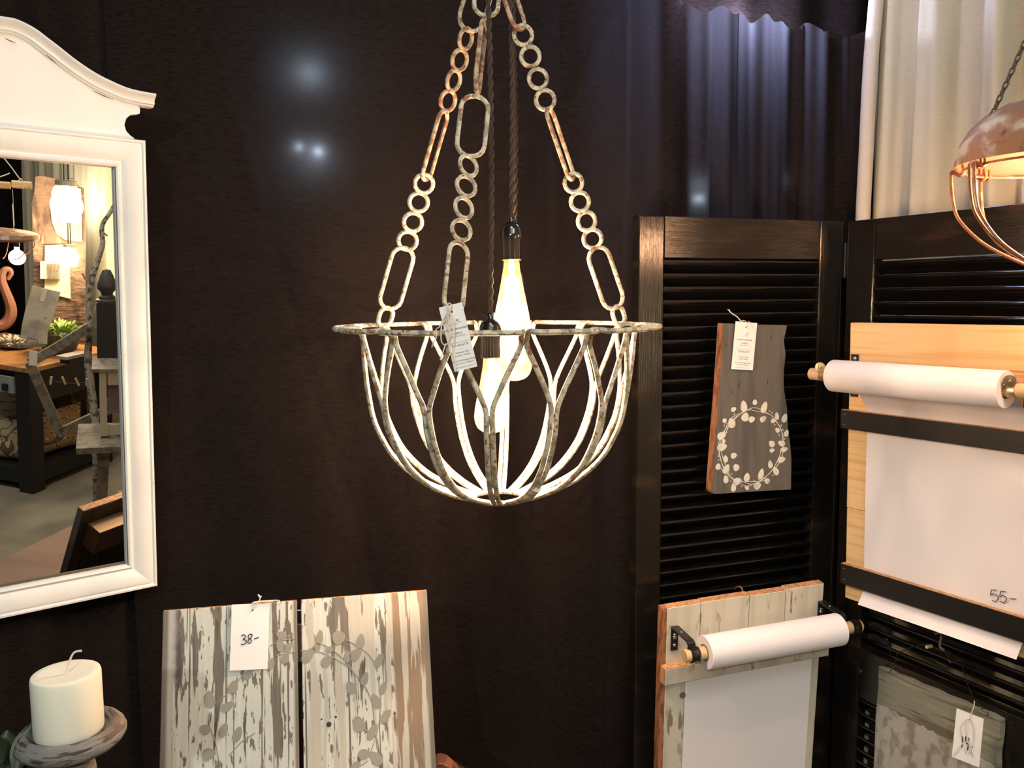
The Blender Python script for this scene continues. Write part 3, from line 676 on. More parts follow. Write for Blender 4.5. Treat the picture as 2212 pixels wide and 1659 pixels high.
dr = 0.085
c0 = RR.uv(1800, 812, dr); c1 = RR.uv(2174, 841, dr); zc = (c0[1] + c1[1]) / 2; R_ = 0.0335
M_tmp = mat('paper_roll_end', (0.78, 0.74, 0.72), .85, (('n', (0.66, 0.62, 0.6), 300, (1, 1, 1), .45, .6),))
MB().lathe([(0.0165, c0[0] + .008), (0.0165, c0[0]), (R_ - .0008, c0[0]), (R_, c0[0] + .001), (R_, c1[0] - .001), (R_ - .0008, c1[0]), (0.0165, c1[0]), (0.0165, c1[0] - .02)], (0, -dr, zc), 56, 'x', cap=False).build('paper_roll', M_paper, t, smooth=True)
e0 = RR.uv(1752, 806, dr)[0]
MB().lathe([(0.0001, e0), (0.0118, e0), (0.0128, e0 + .0012), (0.0128, c1[0] + .08), (0.0118, c1[0] + .0812), (0.0001, c1[0] + .0812)], (0, -dr, zc), 24, 'x').build('dowel', M_dowel, t, smooth=True)
zw = RR.uv(1829, 886, .012)[1]
MB().grid(lambda u, v: (pu + PW * u, -dr + R_ + (dr - R_ - .0042) * smooth(v), zc + (zw - .012 - zc) * v), 8, 12).build('paper_web', M_paper, t, smooth=True)
def brass(xp, xr):
    zc2 = RR.uv(1847, 811)[1]
    pz0, pz1 = RR.uv(1847, 857)[1], RR.uv(1847, 765)[1]
    br = MB().box(xp - .0095, xp + .0095, -0.0025, -0.0002, pz0, pz1).build('bracket', M_bracket, t, bevel=0.001)
    for z in (pz0 + .009, pz1 - .009): MB().lathe([(0.0001, -0.005), (0.003, -0.0046), (0.0042, -0.0026)], (xp, 0, z), 12, 'y').build('screw', M_screw, br, smooth=True)
    MB().beam((xp, -0.002, zc), (xr, -dr + .0135, zc), 0.012, 0.004).build('bracket_arm', M_brass, br)
    MB().lathe([(0.0130, xr - .0065), (0.0146, xr - .0065), (0.0146, xr + .0065), (0.0130, xr + .0065), (0.0130, xr - .0065)], (0, -dr, zc), 32, 'x', cap=False).build('strap_ring', M_brass, br, smooth=True)
    # fluted rosette thumbscrew facing out
    P = []
    for k in range(36):
        a = 2 * PI * k / 36; r_ = 0.0102 * (1 + (0.05 if k % 2 else -0.05)); P.append((r_ * math.cos(a), r_ * math.sin(a)))
    X4 = Matrix.Translation((xr - .001, -dr - .013, zc + .0175)) @ Matrix.Rotation(math.radians(30), 4, 'Z')
    MB().prism(P, -.0035, 0).build('rosette', M_brass, br, mat4=X4)
    m = MB()
    for k in range(18):
        a = 2 * PI * k / 18; m.beam((.004 * math.cos(a), -.0040, .004 * math.sin(a)), (.0094 * math.cos(a), -.0034, .0094 * math.sin(a)), 0.0014, 0.0014, up=(0, 1, 0))
    m.lathe([(0.0001, -0.0065), (0.0020, -0.0058), (0.0030, -0.0045), (0.0032, -0.0030)], (0, 0, 0), 16, 'y')
    m.build('rosette_flutes', M_brass, br, mat4=X4)
brass(RR.uv(1847, 811)[0], RR.uv(1781, 806, dr)[0])
brass(RR.uv(2225, 841)[0], RR.uv(2190, 843, dr)[0])
# handwritten price 55-
def strokes(fr, lists, d, r, name, parent, M4=None):
    m = MB()
    for P in lists:
        Q = [fr.L(x, y, d) if M4 is None else toL(M4, fr, x, y, d) for x, y in P]
        m.tube(crspline(Q, 5) if len(Q) > 2 else Q, r, 5)
    return m.build(name, M_ink, parent, smooth=True)
strokes(RR, [[(2142, 1274), (2153, 1274.5)], [(2142, 1274), (2140, 1285), (2147, 1283), (2155, 1288), (2156, 1294), (2150, 1299), (2143, 1297)],
             [(2162, 1277), (2172, 1278)], [(2162, 1277), (2160, 1288), (2167, 1286), (2173, 1291), (2173, 1298), (2168, 1302), (2160, 1299)],
             [(2181, 1293), (2195, 1294)]], 0.0055, 0.0008, 'handwritten_price', t)

# ------------------------------------------------------------------ weathered panel with wire hanger, lower right
TN = Fr(at(1898, 1440, 1.775), -62.5, -2.5, 1.0)
tl = TN.uv(1898, 1440); tr = TN.uv(2161, 1556); blp = TN.uv(1879, 1659)
t = thing('weathered_panel', 'weathered grey-green board with white chippy paint hanging by wire low on right shutter', 'wooden sign', mat4=TN.M)
M_tin = mat('weathered_grey_green_board', (0.215, 0.215, 0.165), 0.7, (
    ('n', (0.12, 0.105, 0.07), 7, (0.6, 1, 9), 0.48, 0.60, 6, .3), ('n', (0.30, 0.28, 0.20), 5, (0.8, 1, 12), 0.55, 0.66),
    ('n', (0.30, 0.34, 0.28), 2.0, (2, 1, 2), 0.55, 0.75),
    ('z', (0.36, 0.34, 0.30), -0.080, -0.098, 0.03, 30, (1, 1, 1)), ), bumps=((50, (.5, 1, 5), 0.5, 0.002),))
M_tin2 = mat('chippy_lower_panel', (0.37, 0.35, 0.32), 0.7, (('n', (0.22, 0.20, 0.18), 26, (1.5, 1, .9), 0.45, 0.6, 9), ('n', (0.46, 0.48, 0.45), 12, (1, 1, 1), 0.58, 0.7, 8)), bumps=((60, (1, 1, 1), 0.6, 0.002),))
e = []
n = 14
for k in range(n + 1): e.append((tr[0] * k / n, 0.0015 * math.sin(k * 2.1)))
e += [(tr[0] + .001, -.03), (tr[0] - .002, -.07), (tr[0] + .001, -.12), (tr[0], -.36), (0, -.36), (0.0015, -.2), (-.001, -.1), (0.002, -.05)]
MB().prism(e, 0, 0.016).build('board', M_tin, t)
e2 = [(0.003, -.36)] + [(tr[0] * (0.01 + 0.98 * k / 24), -0.083 - 0.012 * (k / 24) + 0.0035 * math.sin(k * 3.3) + 0.002 * math.sin(k * 7)) for k in range(25)] + [(tr[0] - .003, -.36)]
MB().prism(e2, -0.0008, 0.0001).build('chipped_paint_layer', M_tin2, t)
m = MB(); fl = lambda L, d=0.004: crspline([TN.L(x, y, d + .001 * (i % 2)) for i, (x, y) in enumerate(L)], 5)
K4 = lambda x, y: (1740 + x / 4.057, 1250 + y / 4.057)
for L in ([(735, 830), (750, 800), (775, 780), (760, 740), (745, 760), (770, 790), (750, 745), (750, 690), (735, 620), (710, 570), (690, 545), (705, 525), (725, 545)],
          [(760, 745), (790, 720), (802, 690), (800, 655), (850, 635), (940, 600), (1040, 575), (1095, 575)],
          [(1180, 600), (1215, 620), (1250, 650), (1275, 650), (1250, 630), (1240, 650), (1252, 700), (1270, 735), (1310, 730), (1350, 715), (1375, 780), (1410, 900), (1450, 1000), (1480, 1070)],
          [(1480, 1075), (1520, 1110), (1560, 1130), (1545, 1150), (1590, 1170), (1600, 1195), (1585, 1205)]):
    m.tube(fl([K4(x, y) for x, y in L], .006), 0.0009, 6)
m.build('hanging_wire', M_bracket, t, smooth=True)
t = thing('nail_hook', 'bent grey nail hook in the right shutter holding the panel wire', 'hook', mat4=TN.M)
MB().tube(fl([K4(x, y) for x, y in ((1140, 485), (1175, 475), (1190, 500), (1180, 560), (1180, 600), (1215, 625))], .012), 0.0022, 8).build('hook', mat('dull_steel', (.2, .19, .17), .5, metal=.6), t, smooth=True)
MB().lathe([(0.0001, -0.018), (0.0035, -0.016), (0.0035, 0.0)], tuple(TN.L(*K4(1104, 590), 0.0)), 12, 'y').build('pin', M_dowel, t, smooth=True)
# price tag 14-
TG = Fr(at(2066.6, 1530, 1.53), -35, -4, 0)
q = [TG.uv(x, y) for x, y in ((2066.6, 1530), (2125, 1553), (2115, 1658), (2056, 1634.5))]
t = thing('price_tag', 'white price tag reading 14 tied to the weathered panel wire', 'tag', mat4=TG.M)
MB().prism(q[::-1], -0.0004, 0.0004).build('card', M_card, t)
KK = lambda *L: [K4(x, y) for x, y in L]
strokes(TG, [KK((1372, 1378), (1374, 1430), (1370, 1478)), KK((1403, 1382), (1406, 1440), (1428, 1446), (1440, 1452)), KK((1432, 1395), (1428, 1445), (1418, 1505)), KK((1446, 1472), (1470, 1476))], 0.001, 0.0009, 'handwritten_price', t)
m = MB()
for L in (KK((1480, 1070), (1475, 1120), (1450, 1190), (1440, 1225)), KK((1440, 1225), (1400, 1240), (1365, 1290), (1368, 1360), (1400, 1430), (1400, 1500), (1420, 1530), (1440, 1500), (1420, 1400), (1410, 1300), (1420, 1230)),
          KK((1445, 1225), (1475, 1300), (1475, 1400), (1455, 1480), (1470, 1560)), KK((1375, 1440), (1340, 1490), (1300, 1545))):
    m.tube(crspline([TG.L(x, y, 0.002 + .001 * (i % 2)) for i, (x, y) in enumerate(L)], 5), 0.0009, 6)
m.build('string', M_string, t, smooth=True)
TG_O = TG
MB().lathe([(0.0014, -0.0009), (0.0001, -0.0009)], tuple(TG.L(*K4(1447, 1229), 0)), 10, 'y').build('punched_hole', M_wornline, t)

# ------------------------------------------------------------------ mirror
MR = Fr(at(249, 360, 1.5), 38.63, 4.73)
IW, IH, FW = 0.400, 0.7445, 0.050    # glass width, height, frame width
t = thing('wall_mirror', 'white distressed arched mirror reflecting the booth opposite', 'mirror', mat4=MR.M)
MB().box(-IW - .006, 0.006, 0.0135, 0.016, -IH - .006, 0.006).build('mirror_glass', M_glass, t)
MB().box(-IW - FW + .004, FW - .004, 0.0165, 0.026, -IH - FW + .004, FW - .004).build('backing_board', M_darkwood, t)
# moulding section: (distance from the glass, depth towards viewer)
SEC = [(-0.001, -0.0125), (-0.001, -0.004), (0.001, 0.000), (0.004, 0.0015), (0.0065, -0.0005), (0.0085, -0.004), (0.010, -0.004), (0.016, 0.002), (0.026, 0.0065), (0.036, 0.0085), (0.0395, 0.0085), (0.0405, 0.0065), (0.043, 0.0065), (0.0455, 0.010), (0.0485, 0.010), (0.050, 0.0075), (0.050, -0.026), (-0.001, -0.026)]
def rail(ax, a, b):
    """one mitred side of the frame"""
    m = MB(); n = len(SEC)
    for (s, e_) in ((-1, a), (1, b)):
        for (w_, d) in SEC:
            if ax == 'right': p = (w_, -d, (0 + w_) if s > 0 else (-IH - w_))
            if ax == 'left': p = (-IW - w_, -d, (0 + w_) if s > 0 else (-IH - w_))
            if ax == 'top': p = ((0 + w_) if s > 0 else (-IW - w_), -d, w_)
            if ax == 'bottom': p = ((0 + w_) if s > 0 else (-IW - w_), -d, -IH - w_)
            m.v.append(p)
    m.f = [list(range(n))[::-1], list(range(n, 2 * n))] + [[j, (j + 1) % n, n + (j + 1) % n, n + j] for j in range(n)]
    o = m.build('frame_rail', M_mirror_white, t, smooth=True)
    return o
for ax in ('right', 'left', 'top', 'bottom'): rail(ax, 0, 0)
# dark slip between glass and frame on the right
MB().box(-0.0006, 0.0006, 0.001, 0.0133, -IH, 0).build('dark_slip', mat('blue_black_slip', (0.02, 0.03, 0.06), .5), t)
MB().box(-IW + .002, -.002, 0.010, 0.0133, -IH, -IH + .004).build('bottom_slip', mat('olive_slip', (0.10, 0.08, 0.05), .6), t)
# crest
def cp(pts_): return [MR.uv(x, y) for x, y in pts_]
top = cp([(330, 205), (300, 200), (268, 192), (235, 178), (205, 163), (175, 144), (150, 126), (125, 106), (100, 87), (75, 68), (50, 54), (25, 44), (0, 40)])
cx = -IW / 2
top2 = [p for p in top if p[0] > cx] ; cz = top[-1][1] + 0.0015
half = top2 + [(cx, cz)]
full = half + [(2 * cx - x, z) for x, z in half[-2::-1]]
hw = 0.022
low = cp([(290, 306), (291, 299), (281, 292), (273, 283), (269, 270), (273, 256), (282, 248), (302, 246), (303, 236)])
body = low + [(x * 1.0 - 0.006 * (1 if x > cx else -1), z - hw * .55) for x, z in full[1:-1]] + [(2 * cx - x, z) for x, z in low[::-1]]
MB().prism(body, 0.000, 0.022).build('crest_panel', M_mirror_white, t, bevel=0.001)
def sweep(path, sec, name):
    m = MB(); n = len(sec); L = len(path)
    for i, p in enumerate(path):
        a = Vector(path[max(0, i - 1)]); b = Vector(path[min(L - 1, i + 1)]); tt = (b - a).normalized(); nn = Vector((-tt.y, tt.x))
        if nn.y > 0: nn = -nn
        for (w_, d) in sec: m.v.append((p[0] + nn.x * w_, -d, p[1] + nn.y * w_))
    for i in range(L - 1):
        for k in range(n): m.f.append([i * n + k, i * n + (k + 1) % n, (i + 1) * n + (k + 1) % n, (i + 1) * n + k])
    m.f.append(list(range(n))[::-1]); m.f.append([(L - 1) * n + k for k in range(n)])
    return m.build(name, M_mirror_white, t, smooth=True)
fs = [Vector((x, z)) for x, z in full]
path = [(p.x, p.y) for p in crspline([Vector((p[0], p[1], 0)) for p in full], 4)]
sweep(path, [(0, -0.02), (0, 0.020), (0.003, 0.022), (0.0045, 0.021), (0.006, 0.017), (0.010, 0.012), (0.014, 0.0095), (0.0155, 0.011), (0.0175, 0.011), (0.019, 0.006), (0.0215, 0.0045), (0.0225, 0.0), (0.0225, -0.02)], 'crest_moulding')
for a, b in (((100, 118), (122, 137)), ((200, 196), (245, 215)), ((10, 82), (34, 93)), ((120, 286), (188, 301)), ((212, 304), (240, 305))):
    p, q_ = MR.L(*a, .0008), MR.L(*b, .0008); d_ = 0.0012 if a[1] > 280 else 0.0105
    p, q_ = MR.L(*a, d_), MR.L(*b, d_)
    MB().tube([p, (p + q_) / 2 + Vector((0, 0, -.0006)), q_], 0.0009, 5, r_fn=lambda f: 0.3 + 0.9 * math.sin(PI * max(.05, min(.95, f)))).build('worn_paint_line', M_wornline, t)
# hanging wire behind
MB().tube([(-IW + .04, 0.026, 0.03), (cx, 0.03, 0.10), (-.04, 0.026, 0.03)], 0.001, 5).build('hanging_wire', M_bracket, t)

# ------------------------------------------------------------------ display table under the left corner
TT = 0.78
t = thing('display_table', 'brown wooden table carrying the candle and the painted plank sign', 'table', (-0.5, 1.1, 0))
MB().box(-0.55, 0.60, -0.28, 0.26, TT - .03, TT).build('table_top', M_darkwood, t, bevel=0.002)
for sx in (-0.5, 0.55):
    for sy in (-0.24, 0.21): MB().box(sx - .025, sx + .025, sy - .025, sy + .025, 0, TT - .0305).build('leg', M_darkwood, t, bevel=0.002)

# ------------------------------------------------------------------ two-plank painted sign
SG = Fr(at(352, 1320, 1.3), 12.01, -20.35, 0)
S_len = (SG.O.z - TT - 0.009) / math.cos(math.radians(20.35))
t = thing('plank_sign', 'two whitewashed barn planks side by side painted with a grey leaf wreath, priced 38', 'wooden sign', mat4=SG.M)
x1 = SG.uv(641, 1298)[0]; x2 = SG.uv(650, 1298)[0]; x3 = SG.uv(922, 1274)[0]
brown = (0.23, 0.165, 0.11); dk = (0.17, 0.15, 0.125)
mA = plankmat('whitewashed_plank_left', 6, (('x', dk, 0.012, 0.006), ('x', dk, x1 - .009, x1 - .003)), (('x', (0.42, 0.42, 0.38), 0.030, 0.018, 0.01, 20, (1, 1, 4)),))
mBm = plankmat('whitewashed_plank_right', 11, (('x', dk, x3 - .011, x3 - .005),), (('x', brown, x3 - .062, x3 - .055, .006, 40, (1, 1, .6)), ('n', (0.44, 0.42, 0.36), 34, (2.2, 1, .14), 0.515, 0.54, 8)))
MB().box(0, x1, 0, 0.018, -S_len, 0).build('plank', mA, t, bevel=0.0012)
MB().box(x2, x3, 0, 0.018, -S_len, 0).build('plank', mBm, t, bevel=0.0012)
M_back = mat('dark_olive_bare_wood', (0.085, 0.07, 0.04), 0.7, (('n', (.05, .035, .022), 12, (5, 1, .5), .45, .6),))
MB().box(0.001, x1 - .001, 0.0182, 0.0195, -S_len, -.0015).build('bare_back', M_back, t)
MB().box(x2 + .001, x3 - .001, 0.0182, 0.0195, -S_len, -.0015).build('bare_back', M_back, t)
for xa, xb in ((.0, x1), (x2, x3)): MB().box(xa + .001, xb - .001, .001, .0178, .0002, .0012).build('sawn_top', M_pinev, t)
MB().box(0.02, x3 - .022, 0.0198, 0.060, -.100, -.040).build('back_batten', M_darkwood, t, bevel=.001)
MB().box(x3 - .0218, x3 - .021, 0.0205, 0.0595, -.0995, -.0405).build('batten_end_grain', mat('pale_green_end_grain', (.62, .62, .42), .7), t)
MB().box(0.021, x3 - .023, 0.0205, 0.0595, -.0398, -.0388).build('batten_raw_top', M_pine, t)
MB().box(x2 + .012, x3 - .04, 0.0198, 0.0203, -.26, -.115).build('grey_back_label', mat('dull_grey_face', (.34, .34, .36), .7), t)
MB().box(x1 - .002, x2 + .002, 0.004, 0.0048, -0.0165, -0.0155).build('joining_wire', M_screw, t)
m = MB(); KS = lambda x, y: SG.uv(320 + x / 3.03, 1240 + y / 3.03)
SLV = [(873, 402, 150, 70, 46), (868, 470, 110, 80, 48), (915, 480, 60, 62, 46), (898, 548, 70, 70, 44), (803, 588, 70, 70, 42), (652, 660, 40, 62, 46), (558, 738, 70, 76, 54), (403, 820, 100, 100, 56), (518, 868, 30, 78, 48), (372, 1015, 150, 64, 50), (495, 1020, 70, 84, 46), (585, 1048, 70, 90, 46), (398, 1178, 10, 80, 62),
       (1122, 415, 80, 92, 40), (1105, 480, 60, 60, 44), (1250, 415, 10, 82, 78), (1390, 440, 80, 92, 52), (1360, 525, 45, 90, 56), (1188, 495, 20, 46, 40), (1303, 540, 80, 74, 44), (1170, 570, 40, 74, 56), (1050, 530, 50, 110, 54), (1512, 565, 60, 92, 46), (1418, 685, 70, 84, 42), (1328, 742, 120, 82, 54), (1538, 745, 65, 80, 40),
       (1492, 830, 115, 96, 48), (1555, 930, 50, 92, 48), (1378, 980, 110, 96, 68), (1468, 1030, 60, 100, 46), (1415, 1178, 0, 76, 54), (1492, 1205, 130, 100, 56), (1355, 1262, 60, 70, 46)]
for x, y, a, l, wdd in SLV:
    mq_ = MB(); leaf(mq_, KS(x, y), math.radians(a), l * 0.000268, wdd * 0.000285, -0.0004, 14); mq_.build('painted_leaf', M_leafg, t)
for L in ([(800, 470), (860, 440), (960, 425)], [(840, 535), (900, 520), (960, 510)], [(640, 640), (590, 700), (520, 780), (440, 850)], [(560, 770), (545, 850)], [(405, 900), (400, 980), (440, 1100), (470, 1260)], [(700, 1040), (640, 1080), (600, 1110), (530, 1190)],
          [(1000, 500), (1100, 505), (1200, 540), (1310, 610), (1400, 710), (1460, 820), (1480, 950), (1490, 1000)], [(1120, 450), (1200, 490), (1290, 570), (1350, 660), (1365, 820)], [(1300, 430), (1400, 490), (1470, 560), (1500, 640)], [(1505, 680), (1518, 760), (1522, 880), (1500, 1030), (1455, 1170)], [(1400, 1000), (1440, 1040)], [(1380, 1260), (1440, 1220)]):
    m.tube(crspline([(KS(x, y)[0], -0.0001, KS(x, y)[1]) for x, y in L], 6), 0.0009, 5)
m.build('painted_stems', M_leafg, t)['kind'] = 'stuff'
m = MB()
for x, y, r_ in ((1183, 984, .0042), (1228, 935, .002), (1614, 912, .0018), (1135, 950, .0014)):
    c = KS(x, y); m.lathe([(0.0001, -0.0006), (r_, -0.0005), (r_, 0)], (c[0], 0, c[1]), 12, 'y')
m.build('nail_hole', M_ink, t)
# price tag 38-
TS = Fr(SG.O + SG.n * 0.004, 12.01, -20.35, 0)
c = [TS.uv(x, y) for x, y in ((501, 1306), (583, 1303.5), (578, 1445), (496, 1449))]
t = thing('price_tag', 'white price tag reading 38 tied over the left barn plank', 'tag', mat4=TS.M)
MB().prism(c[::-1], -0.0004, 0.0004).build('card', M_card, t)
strokes(TS, [[(521, 1374), (526, 1371), (531, 1374), (528, 1379), (525, 1381), (531, 1383), (532, 1388), (526, 1392), (521, 1391)],
             [(545, 1371), (540, 1370), (536, 1374), (538, 1379), (543, 1383), (541, 1389), (536, 1388), (537, 1382), (543, 1377), (545, 1371)], [(549, 1380), (559, 1377)]], 0.001, 0.0008, 'handwritten_price', t)
m = MB()
for L in ([(546, 1317), (552, 1309), (558, 1300), (562, 1292), (560, 1285)], [(562, 1292), (565, 1287)], [(561, 1291), (557, 1284)], [(545, 1304), (552, 1300), (575, 1298), (600, 1297), (604, 1300)], [(544, 1303), (565, 1300), (590, 1299)]):
    m.tube(crspline([TS.L(x, y, 0.003) for x, y in L], 5), 0.0009, 6)
m.build('string', M_string, t, smooth=True)
MB().lathe([(0.0016, -0.0008), (0.0001, -0.0008)], tuple(TS.L(546, 1318)), 10, 'y').build('punched_hole', M_wornline, t)

# reddish brown slab standing behind the sign
BSF = Fr(at(940, 1613, 1.40), 5)
pp = [BSF.uv(x, y) for x, y in ((938, 1615), (946, 1610), (955, 1609.5), (965, 1613), (978, 1624), (992, 1640), (1010, 1660), (1030, 1688))]
zb0 = -(BSF.O.z - TT) + 0.001
pp += [(pp[-1][0] + .004, zb0), (-0.035, zb0), (-0.035, pp[0][1] - .004)]
t = thing('wooden_slab', 'reddish brown wooden slab with a rounded corner behind the right barn plank', 'board', mat4=BSF.M)
MB().prism(pp, -0.06, -0.025).build('slab', M_walnut, t, bevel=0.002)

# ------------------------------------------------------------------ candle, holder, plant
cc = at(150, 1580, 0.95)
t = thing('pillar_candle', 'ivory pillar candle with an unlit white wick on the grey wooden holder', 'candle', cc)
R_ = 0.0382; hc = 0.0745
MB().lathe([(0.0001, 0), (R_ - .003, 0), (R_ - .0005, .0015), (R_, .004), (R_, hc - .004), (R_ - .001, hc - .001), (R_ - .003, hc), (R_ - .010, hc - .0005), (0.010, hc - .0022), (0.0001, hc - .0025)], seg=56).build('wax_body', M_wax, t, smooth=True)
MB().tube(crspline([(0.001, 0, hc - .003), (0.003, .003, hc + .010), (0.009, .004, hc + .022), (0.018, .004, hc + .0245)], 5), 0.0013, 7).build('wick', M_string, t, smooth=True)
hz = cc.z
t = thing('candle_holder', 'turned weathered grey wooden candle holder under the ivory candle', 'candle holder', (cc.x + .002, cc.y, TT))
h0 = hz - TT
wob = lambda a, j: 1 + 0.012 * math.sin(3 * a + j) + 0.006 * math.sin(11 * a + j * 2)
MB().lathe([(0.0001, h0 - .0008), (0.041, h0 - .0008), (0.0430, h0 + .001), (0.046, h0 + .007), (0.0495, h0 + .008), (0.054, h0 + .006), (0.0585, h0 + .001), (0.0605, h0 - .004), (0.0600, h0 - .008), (0.0585, h0 - .011), (0.056, h0 - .014), (0.045, h0 - .020), (0.030, h0 - .026), (0.020, h0 - .030), (0.0001, h0 - .031)], seg=64, wob=wob).build('dish', M_greywood, t, smooth=True)
MB().lathe([(0.020, h0 - .0305), (0.0235, h0 - .040), (0.026, h0 - .055), (0.020, h0 - .075), (0.015, h0 - .090), (0.022, h0 - .11), (0.03, 0.10), (0.026, 0.06), (0.034, 0.045), (0.055, 0.03), (0.062, 0.018), (0.062, 0.0)], seg=40, wob=wob).build('stem', M_greywood, t, smooth=True)
# plant
def blade(c, d, up, ln, wd, thick=0.002, curl=0.25, n=8):
    """a fleshy leaf with thickness"""
    d = Vector(d).normalized(); s = d.cross(Vector(up)).normalized(); nn = s.cross(d).normalized(); m = MB()
    def pt(u, v, sg):
        x = (v - .5) * 2; w_ = wd * math.sin(PI * min(1, .08 + u * .9)) ** 0.7
        return Vector(c) + d * (ln * u) + s * (x * w_ / 2) + nn * (curl * ln * u * u * -1 + sg * thick * (1 - x * x) * math.sin(PI * min(.97, max(.03, u))) - .12 * wd * (1 - x * x))
    m.grid(lambda u, v: pt(u, v, 1), n, 6); m.grid(lambda u, v: pt(u, v, -1), n, 6)
    return m
pc = at(15, 1655, 0.93)
t = thing('leafy_plant', 'dark green fleshy-leaved plant at the lower left beside the candle holder', 'plant', (pc.x, pc.y + .03, TT))
MB().lathe([(0.03, 0), (0.045, 0.05), (0.05, 0.09), (0.046, 0.09), (0.04, 0.08), (0.0001, 0.08)], seg=28).build('pot', mat('dark_clay_pot', (.05, .04, .035), .7), t, smooth=True)
base = Vector((pc.x, pc.y + .03, TT))
for (px, py, dx, dy, ln, wd_) in ((18, 1655, -8, -75, .046, .030), (35, 1655, 30, -92, .055, .026), (5, 1640, -20, -50, .04, .02), (48, 1658, 20, -45, .03, .024), (0, 1659, -35, -70, .045, .03), (60, 1659, 42, -22, .03, .02), (28, 1659, 3, -40, .028, .022), (75, 1655, 35, -10, .03, .02)):
    p = at(px, py + 6, 0.93 + .012 * ((px * 7) % 5 - 2)) ; q_ = at(px + dx, py + dy, 0.93); dv = (q_ - p)
    blade(p - base, dv, (0.15, -1, 0.25), dv.length, wd_, .0018, .12).build('leaf', M_leafd, t, smooth=True)
m = MB()
for (px, py) in ((18, 1655), (35, 1655), (5, 1640), (48, 1658), (0, 1659), (60, 1659), (75, 1655)):
    m.tube([(0.001 * (px % 7), 0, 0.078), at(px, py + 6, 0.93) - base], 0.0022, 6)
m.build('stem', M_leafd, t, smooth=True)

# ------------------------------------------------------------------ rusty dome lamp at the right edge
DP = at(2290, 348, 1.25); R_ = 0.139
t = thing('dome_pendant', 'rusty dome pendant lamp with a cage of bent wires hanging at the right edge', 'lamp', DP)
MB().lathe([(R_ - .003, 0.0), (R_, -0.001), (R_ * 1.0, 0.008), (R_ * .965, 0.030), (R_ * .88, 0.052), (R_ * .74, 0.071), (R_ * .55, 0.085), (R_ * .32, 0.094), (0.012, 0.098), (0.012, 0.112), (0.0001, 0.113)], seg=64, cap=False).build('dome', M_rust, t, smooth=True)
MB().lathe([(0.0001, 0.094), (R_ * .30, 0.090), (R_ * .53, 0.082), (R_ * .72, 0.068), (R_ * .86, 0.050), (R_ * .945, 0.029), (R_ * .98, 0.008), (R_ - .0035, 0.0)], seg=64, cap=False).build('dome_lining', mat('orange_rust_lining', (0.14, 0.065, 0.035), .6, (('n', (.13, .055, .025), 30, (1, 1, 1), .5, .65),)), t, smooth=True)
MB().tube([Vector(((R_ - .012) * math.cos(a * PI / 24), (R_ - .012) * math.sin(a * PI / 24), -0.006)) for a in range(48)], 0.0020, 6, closed=True).build('rim_wire', M_rustwire, t, smooth=True)
for k in range(9):
    a = math.radians(188 + k * 40)
    for dlt in (-0.035, 0.035):
        ra = lambda R, z, f=1.0: Vector((R * math.cos(a + dlt * f), R * math.sin(a + dlt * f), z))
        P = [ra(R_ - .012, 0.006), ra(R_ - .014, -.006), ra(R_ - .008, -.010, 1.2), ra(R_ + .002, -0.004), ra(R_ + .003, -.016), ra(R_ - .002, -.055), ra(R_ - .013, -.082), ra(R_ * .66, -.118, .8), ra(R_ * .30, -.148, .8), ra(R_ * .10, -.158)]
        MB().tube(crspline(P, 5), 0.0024, 7).build('cage_wire', M_rustwire, t, smooth=True)
MB().lathe([(0.0001, 0.02), (0.014, 0.02), (0.03, -0.01), (0.033, -.03), (0.026, -.05), (0.0001, -0.06)], (0.03, 0, -0.02), 20).build('bulb', emit('dome_bulb', (1, .54, .29), 230), t, smooth=True)
ca = at(2136, 264, 1.25) - DP; cb_ = at(2212, 95, 1.25) - DP; cb2 = ca + (cb_ - ca) * 2.6
nl = 30; M_dchain = mat('dark_rusty_chain', (0.10, 0.065, 0.045), 0.55, metal=.3)
for i in range(nl):
    c_ = ca + (cb2 - ca) * ((i + .5) / nl); ln = (cb2 - ca).length / nl * 1.38
    link(c_, cb2 - ca, ln, ln * .62, 0.0015, (PI / 2 if i % 2 else 0) + 0.6, 6).build('chain_link', M_dchain, t, smooth=True)

# ================================================================== the booth opposite, seen in the mirror
Nm = MR.n
def mray(px, py):
    d = ray(px, py); tt = (MR.O + MR.n * -0.0135 - CAM).dot(Nm) / d.dot(Nm); p = CAM + d * tt; d = d.normalized()
    return p, d - Nm * (2 * d.dot(Nm))
def ms(px, py, s): p, r = mray(px, py); return p + r * s
def mz(px, py, z): p, r = mray(px, py); return p + r * ((z - p.z) / r.z)
class MFr:
    """upright plane in the room facing the mirror; x runs as the image runs (left to right)"""
    def __init__(s, px, py, dist, turn=0):
        s.O = ms(px, py, dist); r = mray(px, py)[1]; h = Vector((r.x, r.y, 0)).normalized(); h = Matrix.Rotation(math.radians(turn), 3, 'Z') @ h
        s.n = -h; a = ms(px + 5, py, dist); u = Vector((-h.y, h.x, 0)); s.u = u if (a - s.O).dot(u) > 0 else -u
        s.v = Vector((0, 0, 1)); s.M = Matrix(((s.u.x, h.x, 0, s.O.x), (s.u.y, h.y, 0, s.O.y), (0, 0, 1, s.O.z), (0, 0, 0, 1)))
    def uv(s, px, py, d=0):
        p, r = mray(px, py); P = s.O + s.n * d; q = p + r * ((P - p).dot(s.n) / r.dot(s.n)) - s.O; return q.dot(s.u), q.z
    def L(s, px, py, d=0): a, b = s.uv(px, py, d); return Vector((a, -d, b))
# the left-handed frame is baked into the vertices, the empty stays plain
def mthing(fr, name, label, cat, **k):
    t_ = thing(name, label, cat, fr.O, **k); t_['_'] = 0; del t_['_']; return t_
def R3(fr): return Matrix(((fr.u.x, -fr.n.x, 0, 0), (fr.u.y, -fr.n.y, 0, 0), (0, 0, 1, 0), (0, 0, 0, 1)))

